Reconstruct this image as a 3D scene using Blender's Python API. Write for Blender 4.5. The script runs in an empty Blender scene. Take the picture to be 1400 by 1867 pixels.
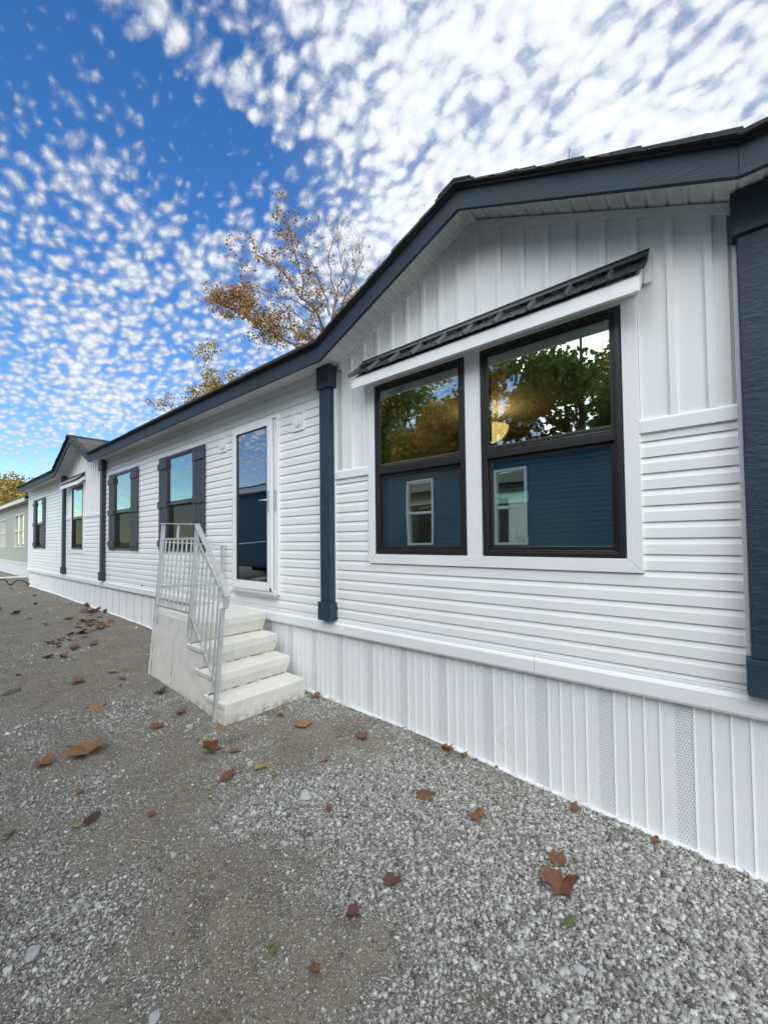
import bpy, bmesh, math, random
import numpy as np
from mathutils import Vector, Matrix

random.seed(7)
rng = np.random.default_rng(7)
S = bpy.context.scene
COL = S.collection

# ------------------------------------------------------------------ camera
YAW, PITCH, ROLL, FPX, CAM_D, ZC = 0.693969, 0.0278706, -0.01150095, 735.573, 2.77432, 1.72
fw = Vector((-math.sin(YAW)*math.cos(PITCH), math.cos(YAW)*math.cos(PITCH), math.sin(PITCH)))
rt0 = Vector((math.cos(YAW), math.sin(YAW), 0)); up0 = rt0.cross(fw)
rt = math.cos(ROLL)*rt0 + math.sin(ROLL)*up0
up = -math.sin(ROLL)*rt0 + math.cos(ROLL)*up0
cam_d = bpy.data.cameras.new('camera'); cam = bpy.data.objects.new('camera', cam_d); COL.objects.link(cam)
M4 = Matrix.Identity(4)
for i in range(3):
    M4[i][0], M4[i][1], M4[i][2] = rt[i], up[i], -fw[i]
M4.translation = (0, -CAM_D, ZC)
cam.matrix_world = M4
cam_d.sensor_fit = 'HORIZONTAL'; cam_d.sensor_width = 36; cam_d.lens = 36*FPX/1400
cam_d.shift_y = (963.48-933.5)/1400
cam_d.clip_start = .05; cam_d.clip_end = 3000
S.camera = cam

# ------------------------------------------------------------------ node helper
def N(nt, typ, ins=None, **attrs):
    n = nt.nodes.new(typ)
    for k, v in attrs.items(): setattr(n, k, v)
    for k, v in (ins or {}).items():
        s = n.inputs[k]
        if isinstance(v, bpy.types.NodeSocket): nt.links.new(v, s)
        else: s.default_value = v
    return n
def math_(nt, op, a, b=None, c=None, clamp=False):
    ins = {0: a}
    if b is not None: ins[1] = b
    if c is not None: ins[2] = c
    return N(nt, 'ShaderNodeMath', ins, operation=op, use_clamp=clamp).outputs[0]
def maprange(nt, v, a, b, c=0., d=1., smooth=False):
    return N(nt, 'ShaderNodeMapRange', {0: v, 1: a, 2: b, 3: c, 4: d}, interpolation_type='SMOOTHSTEP' if smooth else 'LINEAR').outputs[0]
def mixc(nt, f, a, b, blend='MIX'):
    n = nt.nodes.new('ShaderNodeMix'); n.data_type = 'RGBA'; n.blend_type = blend
    for i, v in ((0, f), (6, a), (7, b)):
        if isinstance(v, bpy.types.NodeSocket): nt.links.new(v, n.inputs[i])
        elif i == 0: n.inputs[0].default_value = v
        else: n.inputs[i].default_value = (*v, 1) if len(v) == 3 else v
    return n.outputs[2]

# ------------------------------------------------------------------ world: blue sky with broken altocumulus
SUN_EL, SUN_AZ = math.radians(29), math.radians(147)      # wide soft sun added behind the camera to brighten the facade; azimuth from +Y towards +X
sun_dir = Vector((math.sin(SUN_AZ)*math.cos(SUN_EL), math.cos(SUN_AZ)*math.cos(SUN_EL), math.sin(SUN_EL)))
wd = bpy.data.worlds.new('World'); S.world = wd; wd.use_nodes = True
nt = wd.node_tree; nt.nodes.clear()
tc = N(nt, 'ShaderNodeTexCoord').outputs['Generated']
sky = N(nt, 'ShaderNodeTexSky', sky_type='NISHITA', sun_disc=False, sun_elevation=SUN_EL, sun_rotation=SUN_AZ,
        altitude=200, air_density=1.0, dust_density=.05, ozone_density=2.0)
hs = N(nt, 'ShaderNodeHueSaturation', {'Hue': .508, 'Saturation': 1.34, 'Value': 1.32, 'Color': sky.outputs[0]}).outputs[0]
blue = N(nt, 'ShaderNodeVectorMath', {0: hs, 3: .12}, operation='SCALE').outputs[0]
sp = N(nt, 'ShaderNodeSeparateXYZ', {0: tc}).outputs
den = math_(nt, 'ADD', math_(nt, 'MAXIMUM', sp[2], 0.0), .30)
pv = N(nt, 'ShaderNodeCombineXYZ', {0: math_(nt, 'DIVIDE', sp[0], den), 1: math_(nt, 'DIVIDE', sp[1], den), 2: 0.}).outputs[0]
def noise(vec, scale, det, rough=.5):
    return N(nt, 'ShaderNodeTexNoise', {'Vector': vec, 'Scale': scale, 'Detail': det, 'Roughness': rough}, noise_dimensions='2D')
def addv(v, w, k):
    w = N(nt, 'ShaderNodeVectorMath', {0: N(nt, 'ShaderNodeVectorMath', {0: w, 1: (.5, .5, .5)}, operation='SUBTRACT').outputs[0], 3: k}, operation='SCALE').outputs[0]
    return N(nt, 'ShaderNodeVectorMath', {0: v, 1: w}, operation='ADD').outputs[0]
pw = addv(pv, noise(pv, 14., 4.).outputs['Color'], .028)
mp = N(nt, 'ShaderNodeMapping', {'Vector': pw, 'Rotation': (0, 0, math.radians(-70)), 'Scale': (.88, 1.25, 1)}).outputs[0]
vor = N(nt, 'ShaderNodeTexVoronoi', {'Vector': mp, 'Scale': 36., 'Smoothness': .8, 'Randomness': 1.}, feature='SMOOTH_F1', voronoi_dimensions='2D').outputs['Distance']
puff = maprange(nt, vor, .02, .62, 1., 0.)
vor2 = N(nt, 'ShaderNodeTexVoronoi', {'Vector': mp, 'Scale': 19., 'Smoothness': .8, 'Randomness': 1.}, feature='SMOOTH_F1', voronoi_dimensions='2D').outputs['Distance']
puff2 = maprange(nt, vor2, .02, .62, 1., 0.)
fine = noise(mp, 40., 7., .66).outputs[0]
mid = noise(mp, 8., 4., .55).outputs[0]
big = noise(pv, 2.3, 3.).outputs[0]
rows = noise(N(nt, 'ShaderNodeMapping', {'Vector': pw, 'Rotation': (0, 0, math.radians(-70)), 'Scale': (.55, 3.0, 1)}).outputs[0], 3.4, 3.).outputs[0]
# a clear lane through the cloud field with one streak of cloud along it
hd = N(nt, 'ShaderNodeVectorMath', {0: addv(pv, noise(pv, 3., 2.).outputs['Color'], .12), 1: (-.655, .24, 0)}, operation='SUBTRACT').outputs[0]
hd = N(nt, 'ShaderNodeMapping', {'Vector': hd, 'Rotation': (0, 0, math.radians(-72))}).outputs[0]
hs_ = N(nt, 'ShaderNodeSeparateXYZ', {0: hd}).outputs
uu = math_(nt, 'DIVIDE', hs_[0], .52); ww = math_(nt, 'DIVIDE', hs_[1], .27)
rr = math_(nt, 'SQRT', math_(nt, 'ADD', math_(nt, 'MULTIPLY', uu, uu), math_(nt, 'MULTIPLY', ww, ww)))
clear = maprange(nt, rr, .20, 1.0, .29, 0., True)
sw = math_(nt, 'ABSOLUTE', math_(nt, 'ADD', hs_[1], .085))
streak = math_(nt, 'MULTIPLY', maprange(nt, sw, .0, .06, .26, 0., True), maprange(nt, math_(nt, 'ABSOLUTE', math_(nt, 'ADD', hs_[0], .0)), .10, .34, 1., 0., True))
# thicker bank of the same cloud over the house
bk = N(nt, 'ShaderNodeVectorMath', {0: tc, 1: (-.10, .76, .64)}, operation='DOT_PRODUCT').outputs['Value']
bank = maprange(nt, bk, .70, 1.0, 0., 1., True)
dens = math_(nt, 'ADD', math_(nt, 'MULTIPLY', puff, .28), math_(nt, 'MULTIPLY', puff2, .12))
dens = math_(nt, 'ADD', dens, math_(nt, 'MULTIPLY', fine, .40))
dens = math_(nt, 'ADD', dens, math_(nt, 'MULTIPLY', mid, .26))
dens = math_(nt, 'ADD', dens, math_(nt, 'MULTIPLY', math_(nt, 'SUBTRACT', big, .5), .18))
dens = math_(nt, 'ADD', dens, math_(nt, 'MULTIPLY', math_(nt, 'SUBTRACT', rows, .5), .30))
dens = math_(nt, 'ADD', math_(nt, 'SUBTRACT', dens, clear), streak)
dens = math_(nt, 'ADD', dens, math_(nt, 'MULTIPLY', bank, .11))
horiz = maprange(nt, sp[2], .05, .26, -.20, .03)
dens = math_(nt, 'ADD', dens, horiz)
cov = math_(nt, 'ADD', maprange(nt, dens, .30, .71, .02, .97, True), math_(nt, 'MULTIPLY', maprange(nt, bk, .80, 1.0, 0., 1., True), .36), clamp=True)
cov = math_(nt, 'MINIMUM', cov, .95)
lit = math_(nt, 'ADD', maprange(nt, dens, .40, .80, .56, .93), math_(nt, 'MULTIPLY', bank, .17))
cloudc = N(nt, 'ShaderNodeVectorMath', {0: (.92, .97, 1.04), 3: math_(nt, 'MULTIPLY', lit, .80)}, operation='SCALE').outputs[0]
skyc = mixc(nt, cov, blue, cloudc)
bg = N(nt, 'ShaderNodeBackground', {'Color': skyc, 'Strength': 1.0})
nt.links.new(bg.outputs[0], N(nt, 'ShaderNodeOutputWorld').inputs[0])

sl = bpy.data.lights.new('sun', 'SUN'); sun = bpy.data.objects.new('sun', sl); COL.objects.link(sun)
sl.energy = 4.1; sl.angle = math.radians(98); sl.color = (1, .985, .93)
sun.rotation_euler = sun_dir.to_track_quat('Z', 'Y').to_euler()

V = S.view_settings
S.display_settings.display_device = 'sRGB'
V.view_transform = 'Standard'; V.look = 'None'; V.gamma = 1; V.use_curve_mapping = False
V.exposure = 0.47
try:
    S.cycles.transparent_max_bounces = 12; S.cycles.max_bounces = 8; S.cycles.diffuse_bounces = 4
except Exception: pass

# ------------------------------------------------------------------ mesh helpers
class MB:
    def __init__(s): s.v, s.f, s.m = [], [], []
    def poly(s, pts, faces, mi=0):
        o = len(s.v); s.v += [tuple(p) for p in pts]
        for f in faces: s.f.append(tuple(i+o for i in f)); s.m.append(mi)
    def box(s, x0, x1, y0, y1, z0, z1, mi=0):
        if x0 > x1: x0, x1 = x1, x0
        if y0 > y1: y0, y1 = y1, y0
        if z0 > z1: z0, z1 = z1, z0
        p = [(x, y, z) for x in (x0, x1) for y in (y0, y1) for z in (z0, z1)]
        s.poly(p, [(0,1,3,2), (4,6,7,5), (0,4,5,1), (2,3,7,6), (0,2,6,4), (1,5,7,3)], mi)
    def prism(s, pts, vec, mi=0):                       # closed polygon swept along vec
        n = len(pts); q = [tuple(a+b for a, b in zip(p, vec)) for p in pts]
        s.poly(list(pts)+q, [tuple(range(n))[::-1], tuple(range(n, 2*n))] + [(i, (i+1) % n, n+(i+1) % n, n+i) for i in range(n)], mi)
    def ring(s, x0, x1, z0, z1, w, y0, y1, mi=0):       # rectangular frame in the XZ plane
        s.box(x0, x0+w, y0, y1, z0, z1, mi); s.box(x1-w, x1, y0, y1, z0, z1, mi)
        s.box(x0+w, x1-w, y0, y1, z0, z0+w, mi); s.box(x0+w, x1-w, y0, y1, z1-w, z1, mi)
    def tube(s, pts, rad, n=6, cap=True, mi=0):
        o = len(s.v); P = [Vector(p) for p in pts]; ref = None
        for i, p in enumerate(P):
            t = (P[min(i+1, len(P)-1)] - P[max(i-1, 0)]); t = t.normalized() if t.length > 1e-9 else Vector((0,0,1))
            if ref is None: ref = t.orthogonal().normalized()
            ref = (ref - t*ref.dot(t)); ref = ref.normalized() if ref.length > 1e-6 else t.orthogonal().normalized()
            b = t.cross(ref); r = rad[i] if hasattr(rad, '__len__') else rad
            for k in range(n):
                a = 2*math.pi*k/n; s.v.append(tuple(p + (ref*math.cos(a)+b*math.sin(a))*r))
        for i in range(len(P)-1):
            for k in range(n):
                s.f.append((o+i*n+k, o+i*n+(k+1) % n, o+(i+1)*n+(k+1) % n, o+(i+1)*n+k)); s.m.append(mi)
        if cap:
            s.f.append(tuple(o+k for k in range(n))[::-1]); s.m.append(mi)
            s.f.append(tuple(o+(len(P)-1)*n+k for k in range(n))); s.m.append(mi)
    def bar(s, a, b, w, h, upv=(0, 0, 1), mi=0):        # rectangular bar from a to b, w across, h along upv
        a, b = Vector(a), Vector(b); t = (b-a).normalized(); u = Vector(upv); side = t.cross(u).normalized(); u = side.cross(t).normalized()
        pts = []
        for c in (a, b):
            for sx, sz in ((-1,-1), (1,-1), (1,1), (-1,1)): pts.append(tuple(c + side*sx*w/2 + u*sz*h/2))
        s.poly(pts, [(0,1,2,3), (7,6,5,4), (0,4,5,1), (1,5,6,2), (2,6,7,3), (3,7,4,0)], mi)
    def build(s, name, mats, parent=None, smooth=False, bevel=0, fix=True):
        me = bpy.data.meshes.new(name); me.from_pydata(s.v, [], s.f); me.update()
        if not isinstance(mats, (list, tuple)): mats = [mats]
        for m in mats: me.materials.append(m)
        if len(mats) > 1: me.polygons.foreach_set('material_index', s.m)
        if fix:
            bm = bmesh.new(); bm.from_mesh(me); bmesh.ops.recalc_face_normals(bm, faces=bm.faces); bm.to_mesh(me); bm.free()
        if smooth: me.polygons.foreach_set('use_smooth', [True]*len(me.polygons))
        o = bpy.data.objects.new(name, me); COL.objects.link(o)
        if parent: o.parent = parent
        if bevel:
            b = o.modifiers.new('edge', 'BEVEL'); b.width = bevel; b.segments = 2; b.limit_method = 'ANGLE'
        return o
def np_mesh(name, verts, faces, mat, parent=None):
    verts = np.asarray(verts, np.float32); faces = np.asarray(faces, np.int32)
    me = bpy.data.meshes.new(name); k = faces.shape[1]
    me.vertices.add(len(verts)); me.vertices.foreach_set('co', verts.ravel())
    me.loops.add(faces.size); me.loops.foreach_set('vertex_index', faces.ravel())
    me.polygons.add(len(faces)); me.polygons.foreach_set('loop_start', np.arange(0, faces.size, k, dtype=np.int32))
    me.update(calc_edges=True); me.materials.append(mat)
    o = bpy.data.objects.new(name, me); COL.objects.link(o)
    if parent: o.parent = parent
    return o
def empty(name, label, cat, loc=(0,0,0), group=None, rz=0):
    o = bpy.data.objects.new(name, None); COL.objects.link(o); o.location = loc; o.rotation_euler.z = rz; o.empty_display_size = .2
    return tag(o, label, cat, group)
def tag(o, label, cat, group=None):
    o['label'] = label; o['category'] = cat
    if group: o['group'] = group
    return o

# ------------------------------------------------------------------ materials
def mat(name, col, rough=.5, var=.06, vscale=3., bump=0., bscale=(60,60,60), bdet=4., spec=.5, metal=0., dirt=None):
    m = bpy.data.materials.new(name); m.use_nodes = True; nt = m.node_tree; b = nt.nodes['Principled BSDF']
    oc = N(nt, 'ShaderNodeTexCoord').outputs['Object']
    n = N(nt, 'ShaderNodeTexNoise', {'Vector': oc, 'Scale': vscale, 'Detail': 5., 'Roughness': .6}).outputs[0]
    c0 = tuple(max(0, c*(1-var)) for c in col); c1 = tuple(min(1, c*(1+var)) for c in col)
    c = mixc(nt, maprange(nt, n, .3, .7), c0, c1)
    if dirt:
        dn = N(nt, 'ShaderNodeTexNoise', {'Vector': oc, 'Scale': dirt[1], 'Detail': 8., 'Roughness': .7}).outputs[0]
        c = mixc(nt, maprange(nt, dn, dirt[2], dirt[2]+.15), c, dirt[0])
    nt.links.new(c, b.inputs['Base Color'])
    b.inputs['Roughness'].default_value = rough; b.inputs['Specular IOR Level'].default_value = spec; b.inputs['Metallic'].default_value = metal
    nt.links.new(maprange(nt, n, .2, .8, rough*.85, min(1, rough*1.15)), b.inputs['Roughness'])
    if bump:
        mp = N(nt, 'ShaderNodeMapping', {'Vector': oc, 'Scale': bscale}).outputs[0]
        bn = N(nt, 'ShaderNodeTexNoise', {'Vector': mp, 'Scale': 1., 'Detail': bdet, 'Roughness': .6, 'Distortion': .6}).outputs[0]
        bp = N(nt, 'ShaderNodeBump', {'Height': bn, 'Strength': min(1, bump), 'Distance': .004 if bump <= 1 else .004*bump}).outputs[0]
        nt.links.new(bp, b.inputs['Normal'])
    m['b'] = 1
    return m
def perforate(m, ax, az, pitch=.0125, r=.26, lo=None, hi=None, laxis=1):
    nt = m.node_tree; b = nt.nodes['Principled BSDF']
    oc = N(nt, 'ShaderNodeTexCoord').outputs['Object']; s = N(nt, 'ShaderNodeSeparateXYZ', {0: oc}).outputs
    v = math_(nt, 'DIVIDE', s[az], pitch*1.15); row = math_(nt, 'FLOOR', v)
    u = math_(nt, 'ADD', math_(nt, 'DIVIDE', s[ax], pitch), math_(nt, 'MULTIPLY', math_(nt, 'MODULO', math_(nt, 'ABSOLUTE', row), 2.), .5))
    fu = math_(nt, 'SUBTRACT', math_(nt, 'FRACT', u), .5); fv = math_(nt, 'SUBTRACT', math_(nt, 'FRACT', v), .5)
    d = math_(nt, 'SQRT', math_(nt, 'ADD', math_(nt, 'MULTIPLY', fu, fu), math_(nt, 'MULTIPLY', fv, fv)))
    k = maprange(nt, d, r, r+.12, 1., 0.)
    if lo is not None:
        k = math_(nt, 'MULTIPLY', k, math_(nt, 'MULTIPLY', math_(nt, 'GREATER_THAN', s[laxis], lo), math_(nt, 'LESS_THAN', s[laxis], hi)))
    old = b.inputs['Base Color'].links[0].from_socket
    nt.links.new(mixc(nt, k, old, (.36, .38, .40)), b.inputs['Base Color'])
    nt.links.new(N(nt, 'ShaderNodeBump', {'Height': math_(nt, 'SUBTRACT', 1., k), 'Strength': .6, 'Distance': .003}).outputs[0], b.inputs['Normal'])

VINYL = mat('vinyl_white', (.83, .845, .835), .42, .03, 1.3, .22, (1.6, 1.6, 8), 3., dirt=((.70, .70, .67), 1.0, .63))
TRIMW = mat('trim_white', (.82, .835, .835), .4, .03, 2., .1, (3, 3, 12))
SKIRT = mat('skirting_white', (.81, .83, .845), .38, .03, 1.5, .15, (9, 9, 3), dirt=((.60, .585, .54), 2.2, .62))
TRACK = mat('skirt_track_white', (.72, .73, .72), .5, .06, 3., .2, (9, 9, 9), dirt=((.36, .32, .26), 3.2, .52))
VENT = mat('vent_white', (.79, .81, .83), .4, .02); perforate(VENT, 0, 2, .0135, .2)
SOFF = mat('soffit_white', (.82, .84, .82), .45, .02); perforate(SOFF, 0, 1, .0115, .2, -.235, -.055, 1)
NAVY = mat('navy_wood', (.024, .042, .060), .5, .2, 6., 1.6, (14, 14, 34), 6., spec=.35)
NAVYH = mat('navy_wood_horizontal', (.025, .041, .058), .55, .2, 6., 1.0, (5, 42, 48), 5., spec=.3)
SHUT = mat('charcoal_shutter', (.047, .052, .066), .55, .14, 9., 1.0, (40, 40, 6), 4.)
FRAME = mat('dark_bronze_frame', (.022, .020, .021), .35, .1)
METALROOF = mat('charcoal_metal_shaded', (.045, .052, .056), .32, .15, 5., spec=.5, metal=.55)  # awning sheet toned darker to paint in the shade behind its ribs
GALV = mat('galvanised', (.56, .57, .57), .4, .12, 14., .2, (60, 60, 60), metal=.45)
CONC = mat('precast_concrete', (.69, .68, .62), .85, .09, 7., .5, (190, 190, 190), 6., dirt=((.42, .39, .33), 9., .60))
SHING = mat('shingle', (.115, .105, .09), .9, .4, 14., 1., (300, 300, 300), 3.)
SHINGE = mat('shingle_edge', (.035, .037, .036), .9, .4, 20., 1., (300, 300, 300), 3.)
METALRIB = mat('charcoal_metal_lit', (.13, .142, .15), .3, .12, 5., metal=.4)  # same awning metal in a lighter tone, painting the light on the ribs
DRIP = mat('drip_edge', (.03, .035, .042), .45, .1)
INNER = mat('inner_wall', (.55, .56, .53), .8, .03)
FLOORI = mat('inner_floor', (.24, .19, .14), .5, .1)
SOFA = mat('sofa_fabric', (.50, .54, .52), .9, .05, 30.)
INDOOR = mat('inner_door', (.33, .37, .41), .45, .03)
BLUE = mat('navy_siding', (.035, .105, .19), .45, .06, 1.5)
BEIGE = mat('beige_siding', (.33, .335, .30), .5, .05, 1.5)
CREAM = mat('cream_trim', (.60, .59, .52), .5, .04)
DARK = mat('black_underbelly', (.02, .02, .02), .8, .1)
GREYSK = mat('grey_white_skirting', (.56, .58, .60), .5, .05, 2.)
RUBBER = mat('black_rubber', (.015, .015, .016), .6, .1)
BARK = mat('grey_bark', (.15, .125, .105), .9, .25, 6., 1., (14, 14, 3), 4.)
BARKD = mat('dark_bark', (.055, .045, .038), .9, .25, 6., 1., (14, 14, 3), 4.)

def rust(m):
    nt = m.node_tree; b = nt.nodes['Principled BSDF']; s = N(nt, 'ShaderNodeSeparateXYZ', {0: N(nt, 'ShaderNodeTexCoord').outputs['Object']}).outputs
    oc = N(nt, 'ShaderNodeTexCoord').outputs['Object']
    n = N(nt, 'ShaderNodeTexNoise', {'Vector': oc, 'Scale': 14., 'Detail': 6.}).outputs[0]
    old = b.inputs['Base Color'].links[0].from_socket
    def streak(x, w, z0, z1):
        dx = math_(nt, 'ABSOLUTE', math_(nt, 'ADD', math_(nt, 'SUBTRACT', s[0], x), math_(nt, 'MULTIPLY', math_(nt, 'SUBTRACT', n, .5), .02)))
        k = maprange(nt, dx, w*.3, w, 1., 0.)
        k = math_(nt, 'MULTIPLY', k, math_(nt, 'MULTIPLY', maprange(nt, s[2], z0, z0+.1), maprange(nt, s[2], z1-.25, z1, 1., 0.)))
        return math_(nt, 'MULTIPLY', k, maprange(nt, n, .32, .6))
    c = mixc(nt, streak(-1.17, .012, -.1, .62), old, (.24, .10, .035))
    c = mixc(nt, streak(-1.73, .025, .05, .6), c, (.34, .17, .06))
    # mould and soil near the ground
    c = mixc(nt, math_(nt, 'MULTIPLY', maprange(nt, s[2], .02, .13, 1., 0.), maprange(nt, n, .42, .62)), c, (.23, .20, .15))
    vo = N(nt, 'ShaderNodeTexVoronoi', {'Vector': oc, 'Scale': 55.}, feature='F1'); vc = N(nt, 'ShaderNodeSeparateColor', {0: vo.outputs['Color']}).outputs
    pore = math_(nt, 'MULTIPLY', maprange(nt, vo.outputs['Distance'], .10, .22, 1., 0.), math_(nt, 'LESS_THAN', vc[0], .16))
    c = mixc(nt, math_(nt, 'MULTIPLY', pore, .8), c, (.20, .18, .15))
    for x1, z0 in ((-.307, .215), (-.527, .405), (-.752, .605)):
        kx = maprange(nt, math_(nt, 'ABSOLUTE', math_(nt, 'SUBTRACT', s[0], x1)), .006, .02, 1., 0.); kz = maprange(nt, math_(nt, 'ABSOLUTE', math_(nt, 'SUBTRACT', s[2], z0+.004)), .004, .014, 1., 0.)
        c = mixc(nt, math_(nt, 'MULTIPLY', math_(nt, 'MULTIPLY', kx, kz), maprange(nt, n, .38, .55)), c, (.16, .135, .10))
    nt.links.new(c, b.inputs['Base Color'])
rust(CONC)

def glass(name, refl, tint, through):
    m = bpy.data.materials.new(name); m.use_nodes = True; nt = m.node_tree; nt.nodes.clear()
    oc = N(nt, 'ShaderNodeTexCoord').outputs['Object']
    wn = N(nt, 'ShaderNodeTexNoise', {'Vector': oc, 'Scale': 1.6, 'Detail': 1.}).outputs[0]
    bp = N(nt, 'ShaderNodeBump', {'Height': wn, 'Strength': .1, 'Distance': .012}).outputs[0]
    g = N(nt, 'ShaderNodeBsdfGlossy', {'Color': (*tint, 1), 'Roughness': 0.004, 'Normal': bp}).outputs[0]
    t = N(nt, 'ShaderNodeBsdfTransparent', {'Color': (*through, 1)}).outputs[0]
    fr = N(nt, 'ShaderNodeFresnel', {'IOR': 1.5}).outputs[0]
    f = math_(nt, 'ADD', math_(nt, 'MULTIPLY', fr, .9), refl, clamp=True)
    mx = N(nt, 'ShaderNodeMixShader', {0: f, 1: t, 2: g}).outputs[0]
    nt.links.new(mx, N(nt, 'ShaderNodeOutputMaterial').inputs[0]); return m
GLASS = glass('window_glass', .40, (.93, 1, .97), (.78, .88, .82))
GLASST = glass('coated_glass', .42, (.82, 1.0, .90), (.25, .33, .30))
GLASSD = glass('door_glass', .34, (.92, .97, 1.), (.6, .65, .68))
def screen_mat():
    m = bpy.data.materials.new('insect_screen'); m.use_nodes = True; nt = m.node_tree; nt.nodes.clear()
    d = N(nt, 'ShaderNodeBsdfDiffuse', {'Color': (.035, .038, .036, 1)}).outputs[0]
    t = N(nt, 'ShaderNodeBsdfTransparent').outputs[0]
    nt.links.new(N(nt, 'ShaderNodeMixShader', {0: .33, 1: d, 2: t}).outputs[0], N(nt, 'ShaderNodeOutputMaterial').inputs[0]); return m
SCREEN = screen_mat()
def emit(name, col, st):
    m = bpy.data.materials.new(name); m.use_nodes = True; b = m.node_tree.nodes['Principled BSDF']
    b.inputs['Base Color'].default_value = (*col, 1); b.inputs['Emission Color'].default_value = (*col, 1); b.inputs['Emission Strength'].default_value = st; return m
def leafmat(name, cols, rough=.6, trans=.25):
    m = bpy.data.materials.new(name); m.use_nodes = True; nt = m.node_tree; b = nt.nodes['Principled BSDF']
    r = N(nt, 'ShaderNodeNewGeometry').outputs['Random Per Island']
    cr = nt.nodes.new('ShaderNodeValToRGB'); e = cr.color_ramp.elements
    while len(e) < len(cols): e.new(.5)
    for i, c in enumerate(cols): e[i].position = i/(len(cols)-1); e[i].color = (*c, 1)
    nt.links.new(r, cr.inputs[0]); nt.links.new(cr.outputs[0], b.inputs['Base Color']); b.inputs['Roughness'].default_value = rough
    tr = N(nt, 'ShaderNodeBsdfTranslucent', {'Color': cr.outputs[0]}).outputs[0]
    out = nt.nodes['Material Output']
    nt.links.new(N(nt, 'ShaderNodeMixShader', {0: trans, 1: b.outputs[0], 2: tr}).outputs[0], out.inputs[0]); return m
L_BROWN = leafmat('brown_leaves', [(.16, .085, .035), (.30, .16, .05), (.40, .25, .07), (.24, .12, .05)])
L_YELLOW = leafmat('yellow_leaves', [(.10, .10, .02), (.34, .24, .04), (.42, .30, .06), (.25, .14, .03)])
L_AUTUMN = leafmat('autumn_leaves', trans=.45, cols=[(.08, .13, .025), (.24, .23, .035), (.46, .30, .05), (.40, .19, .05)])
L_RUST = leafmat('rust_leaves', trans=.45, cols=[(.20, .10, .025), (.42, .19, .03), (.34, .24, .035), (.14, .12, .025)])
L_GREEN = leafmat('green_leaves', trans=.45, cols=[(.06, .11, .024), (.11, .18, .034), (.19, .23, .04), (.08, .14, .026)])

# ------------------------------------------------------------------ ground
GX = [-60, -17.7, -14.2, -10.3, -7.76, -3.11, -1.77, -.92, .14, 3, 60]
GZ = [.34, .324, .33, .29, .26, .142, .10, .05, 0., -.09, -.1]
def vnoise(x, y, f, seed):
    x = np.asarray(x, float)*f; y = np.asarray(y, float)*f
    xi = np.floor(x).astype(np.int64); yi = np.floor(y).astype(np.int64); fx = x-xi; fy = y-yi
    def h(a, b):
        n = (a*374761393 + b*668265263 + seed*1442695) & 0x7fffffff
        n = ((n ^ (n >> 13))*1274126177) & 0x7fffffff
        return ((n ^ (n >> 16)) & 0xffff)/65535.
    u = fx*fx*(3-2*fx); v = fy*fy*(3-2*fy)
    return (h(xi, yi)*(1-u)+h(xi+1, yi)*u)*(1-v) + (h(xi, yi+1)*(1-u)+h(xi+1, yi+1)*u)*v
def ground_z(x, y):
    z = np.interp(x, GX, GZ)
    near = np.exp(-np.maximum(0, np.abs(np.asarray(y))-.12)*0)  # uniform
    amp = np.clip((-np.asarray(y, float)+.10)/.30, .35, 1)
    z = z + amp*((vnoise(x, y, .9, 1)-.5)*.045 + (vnoise(x, y, 3.1, 2)-.5)*.018 + (vnoise(x, y, 9., 3)-.5)*.005)
    return z
# loose gravel against bare trodden soil: (x, y, radius, amount)
BLOB = [(-.3, -1.0, 1.0, .75), (-.2, -.35, .6, .8), (-.9, -.9, .7, .5), (-2.6, -2.35, .7, .7), (-1.9, -2.5, .5, .5), (-4.3, -2.3, .8, .5), (-2.2, -1.35, .3, .45),
        (-1.55, -1.1, .35, .4), (-2.05, -.75, .35, .35), (-3.0, -.2, .25, .35), (-4.3, -1.5, .5, .45), (-3.4, -1.4, .35, .3), (-1.3, -.35, .35, .3), (-7.5, -2.2, 1.2, .4), (-10, -2.4, 2., .3),
        (-2.9, -1.75, .5, -.55), (-1.75, -1.85, .42, -.6), (-3.9, -1.85, .35, -.5), (-2.4, -.55, .4, -.35), (-6.5, -.8, 1.4, -.4), (-9.5, -.7, 1.6, -.5), (-1.25, -1.5, .25, -.4), (-2.35, -1.75, .3, -.3), (-5.2, -1.9, .7, -.3)]
def gravel_amt(x, y):
    g = .34 + (vnoise(x, y, 1.6, 11)-.5)*.9 + (vnoise(x, y, 4.3, 12)-.5)*.8 + (vnoise(x, y, 11., 13)-.5)*.5 + (vnoise(x, y, 24., 14)-.5)*.3
    for bx, by, r, a in BLOB: g = g + a*np.exp(-((x-bx)**2+(y-by)**2)/(r*r))
    return np.clip(g, 0, 1)
def axis(segs):
    out = []
    for a, b, n in segs: out += list(np.linspace(a, b, n, endpoint=False))
    return np.array(out+[segs[-1][1]])
gx = axis([(-1500, -200, 5), (-200, -60, 8), (-60, -20, 24), (-20, -8, 80), (-8, 1.5, 210), (1.5, 6, 18), (6, 60, 10), (60, 1500, 6)])
gy = axis([(-1500, -120, 6), (-120, -30, 10), (-30, -6, 24), (-6, -3.2, 28), (-3.2, .2, 90), (.2, 12, 14), (12, 80, 10), (80, 1500, 6)])
X, Y = np.meshgrid(gx, gy, indexing='ij'); Z = ground_z(X, Y)
nx, ny = X.shape; idx = np.arange(nx*ny).reshape(nx, ny)
F = np.stack([idx[:-1, :-1], idx[1:, :-1], idx[1:, 1:], idx[:-1, 1:]], -1).reshape(-1, 4)
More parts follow.
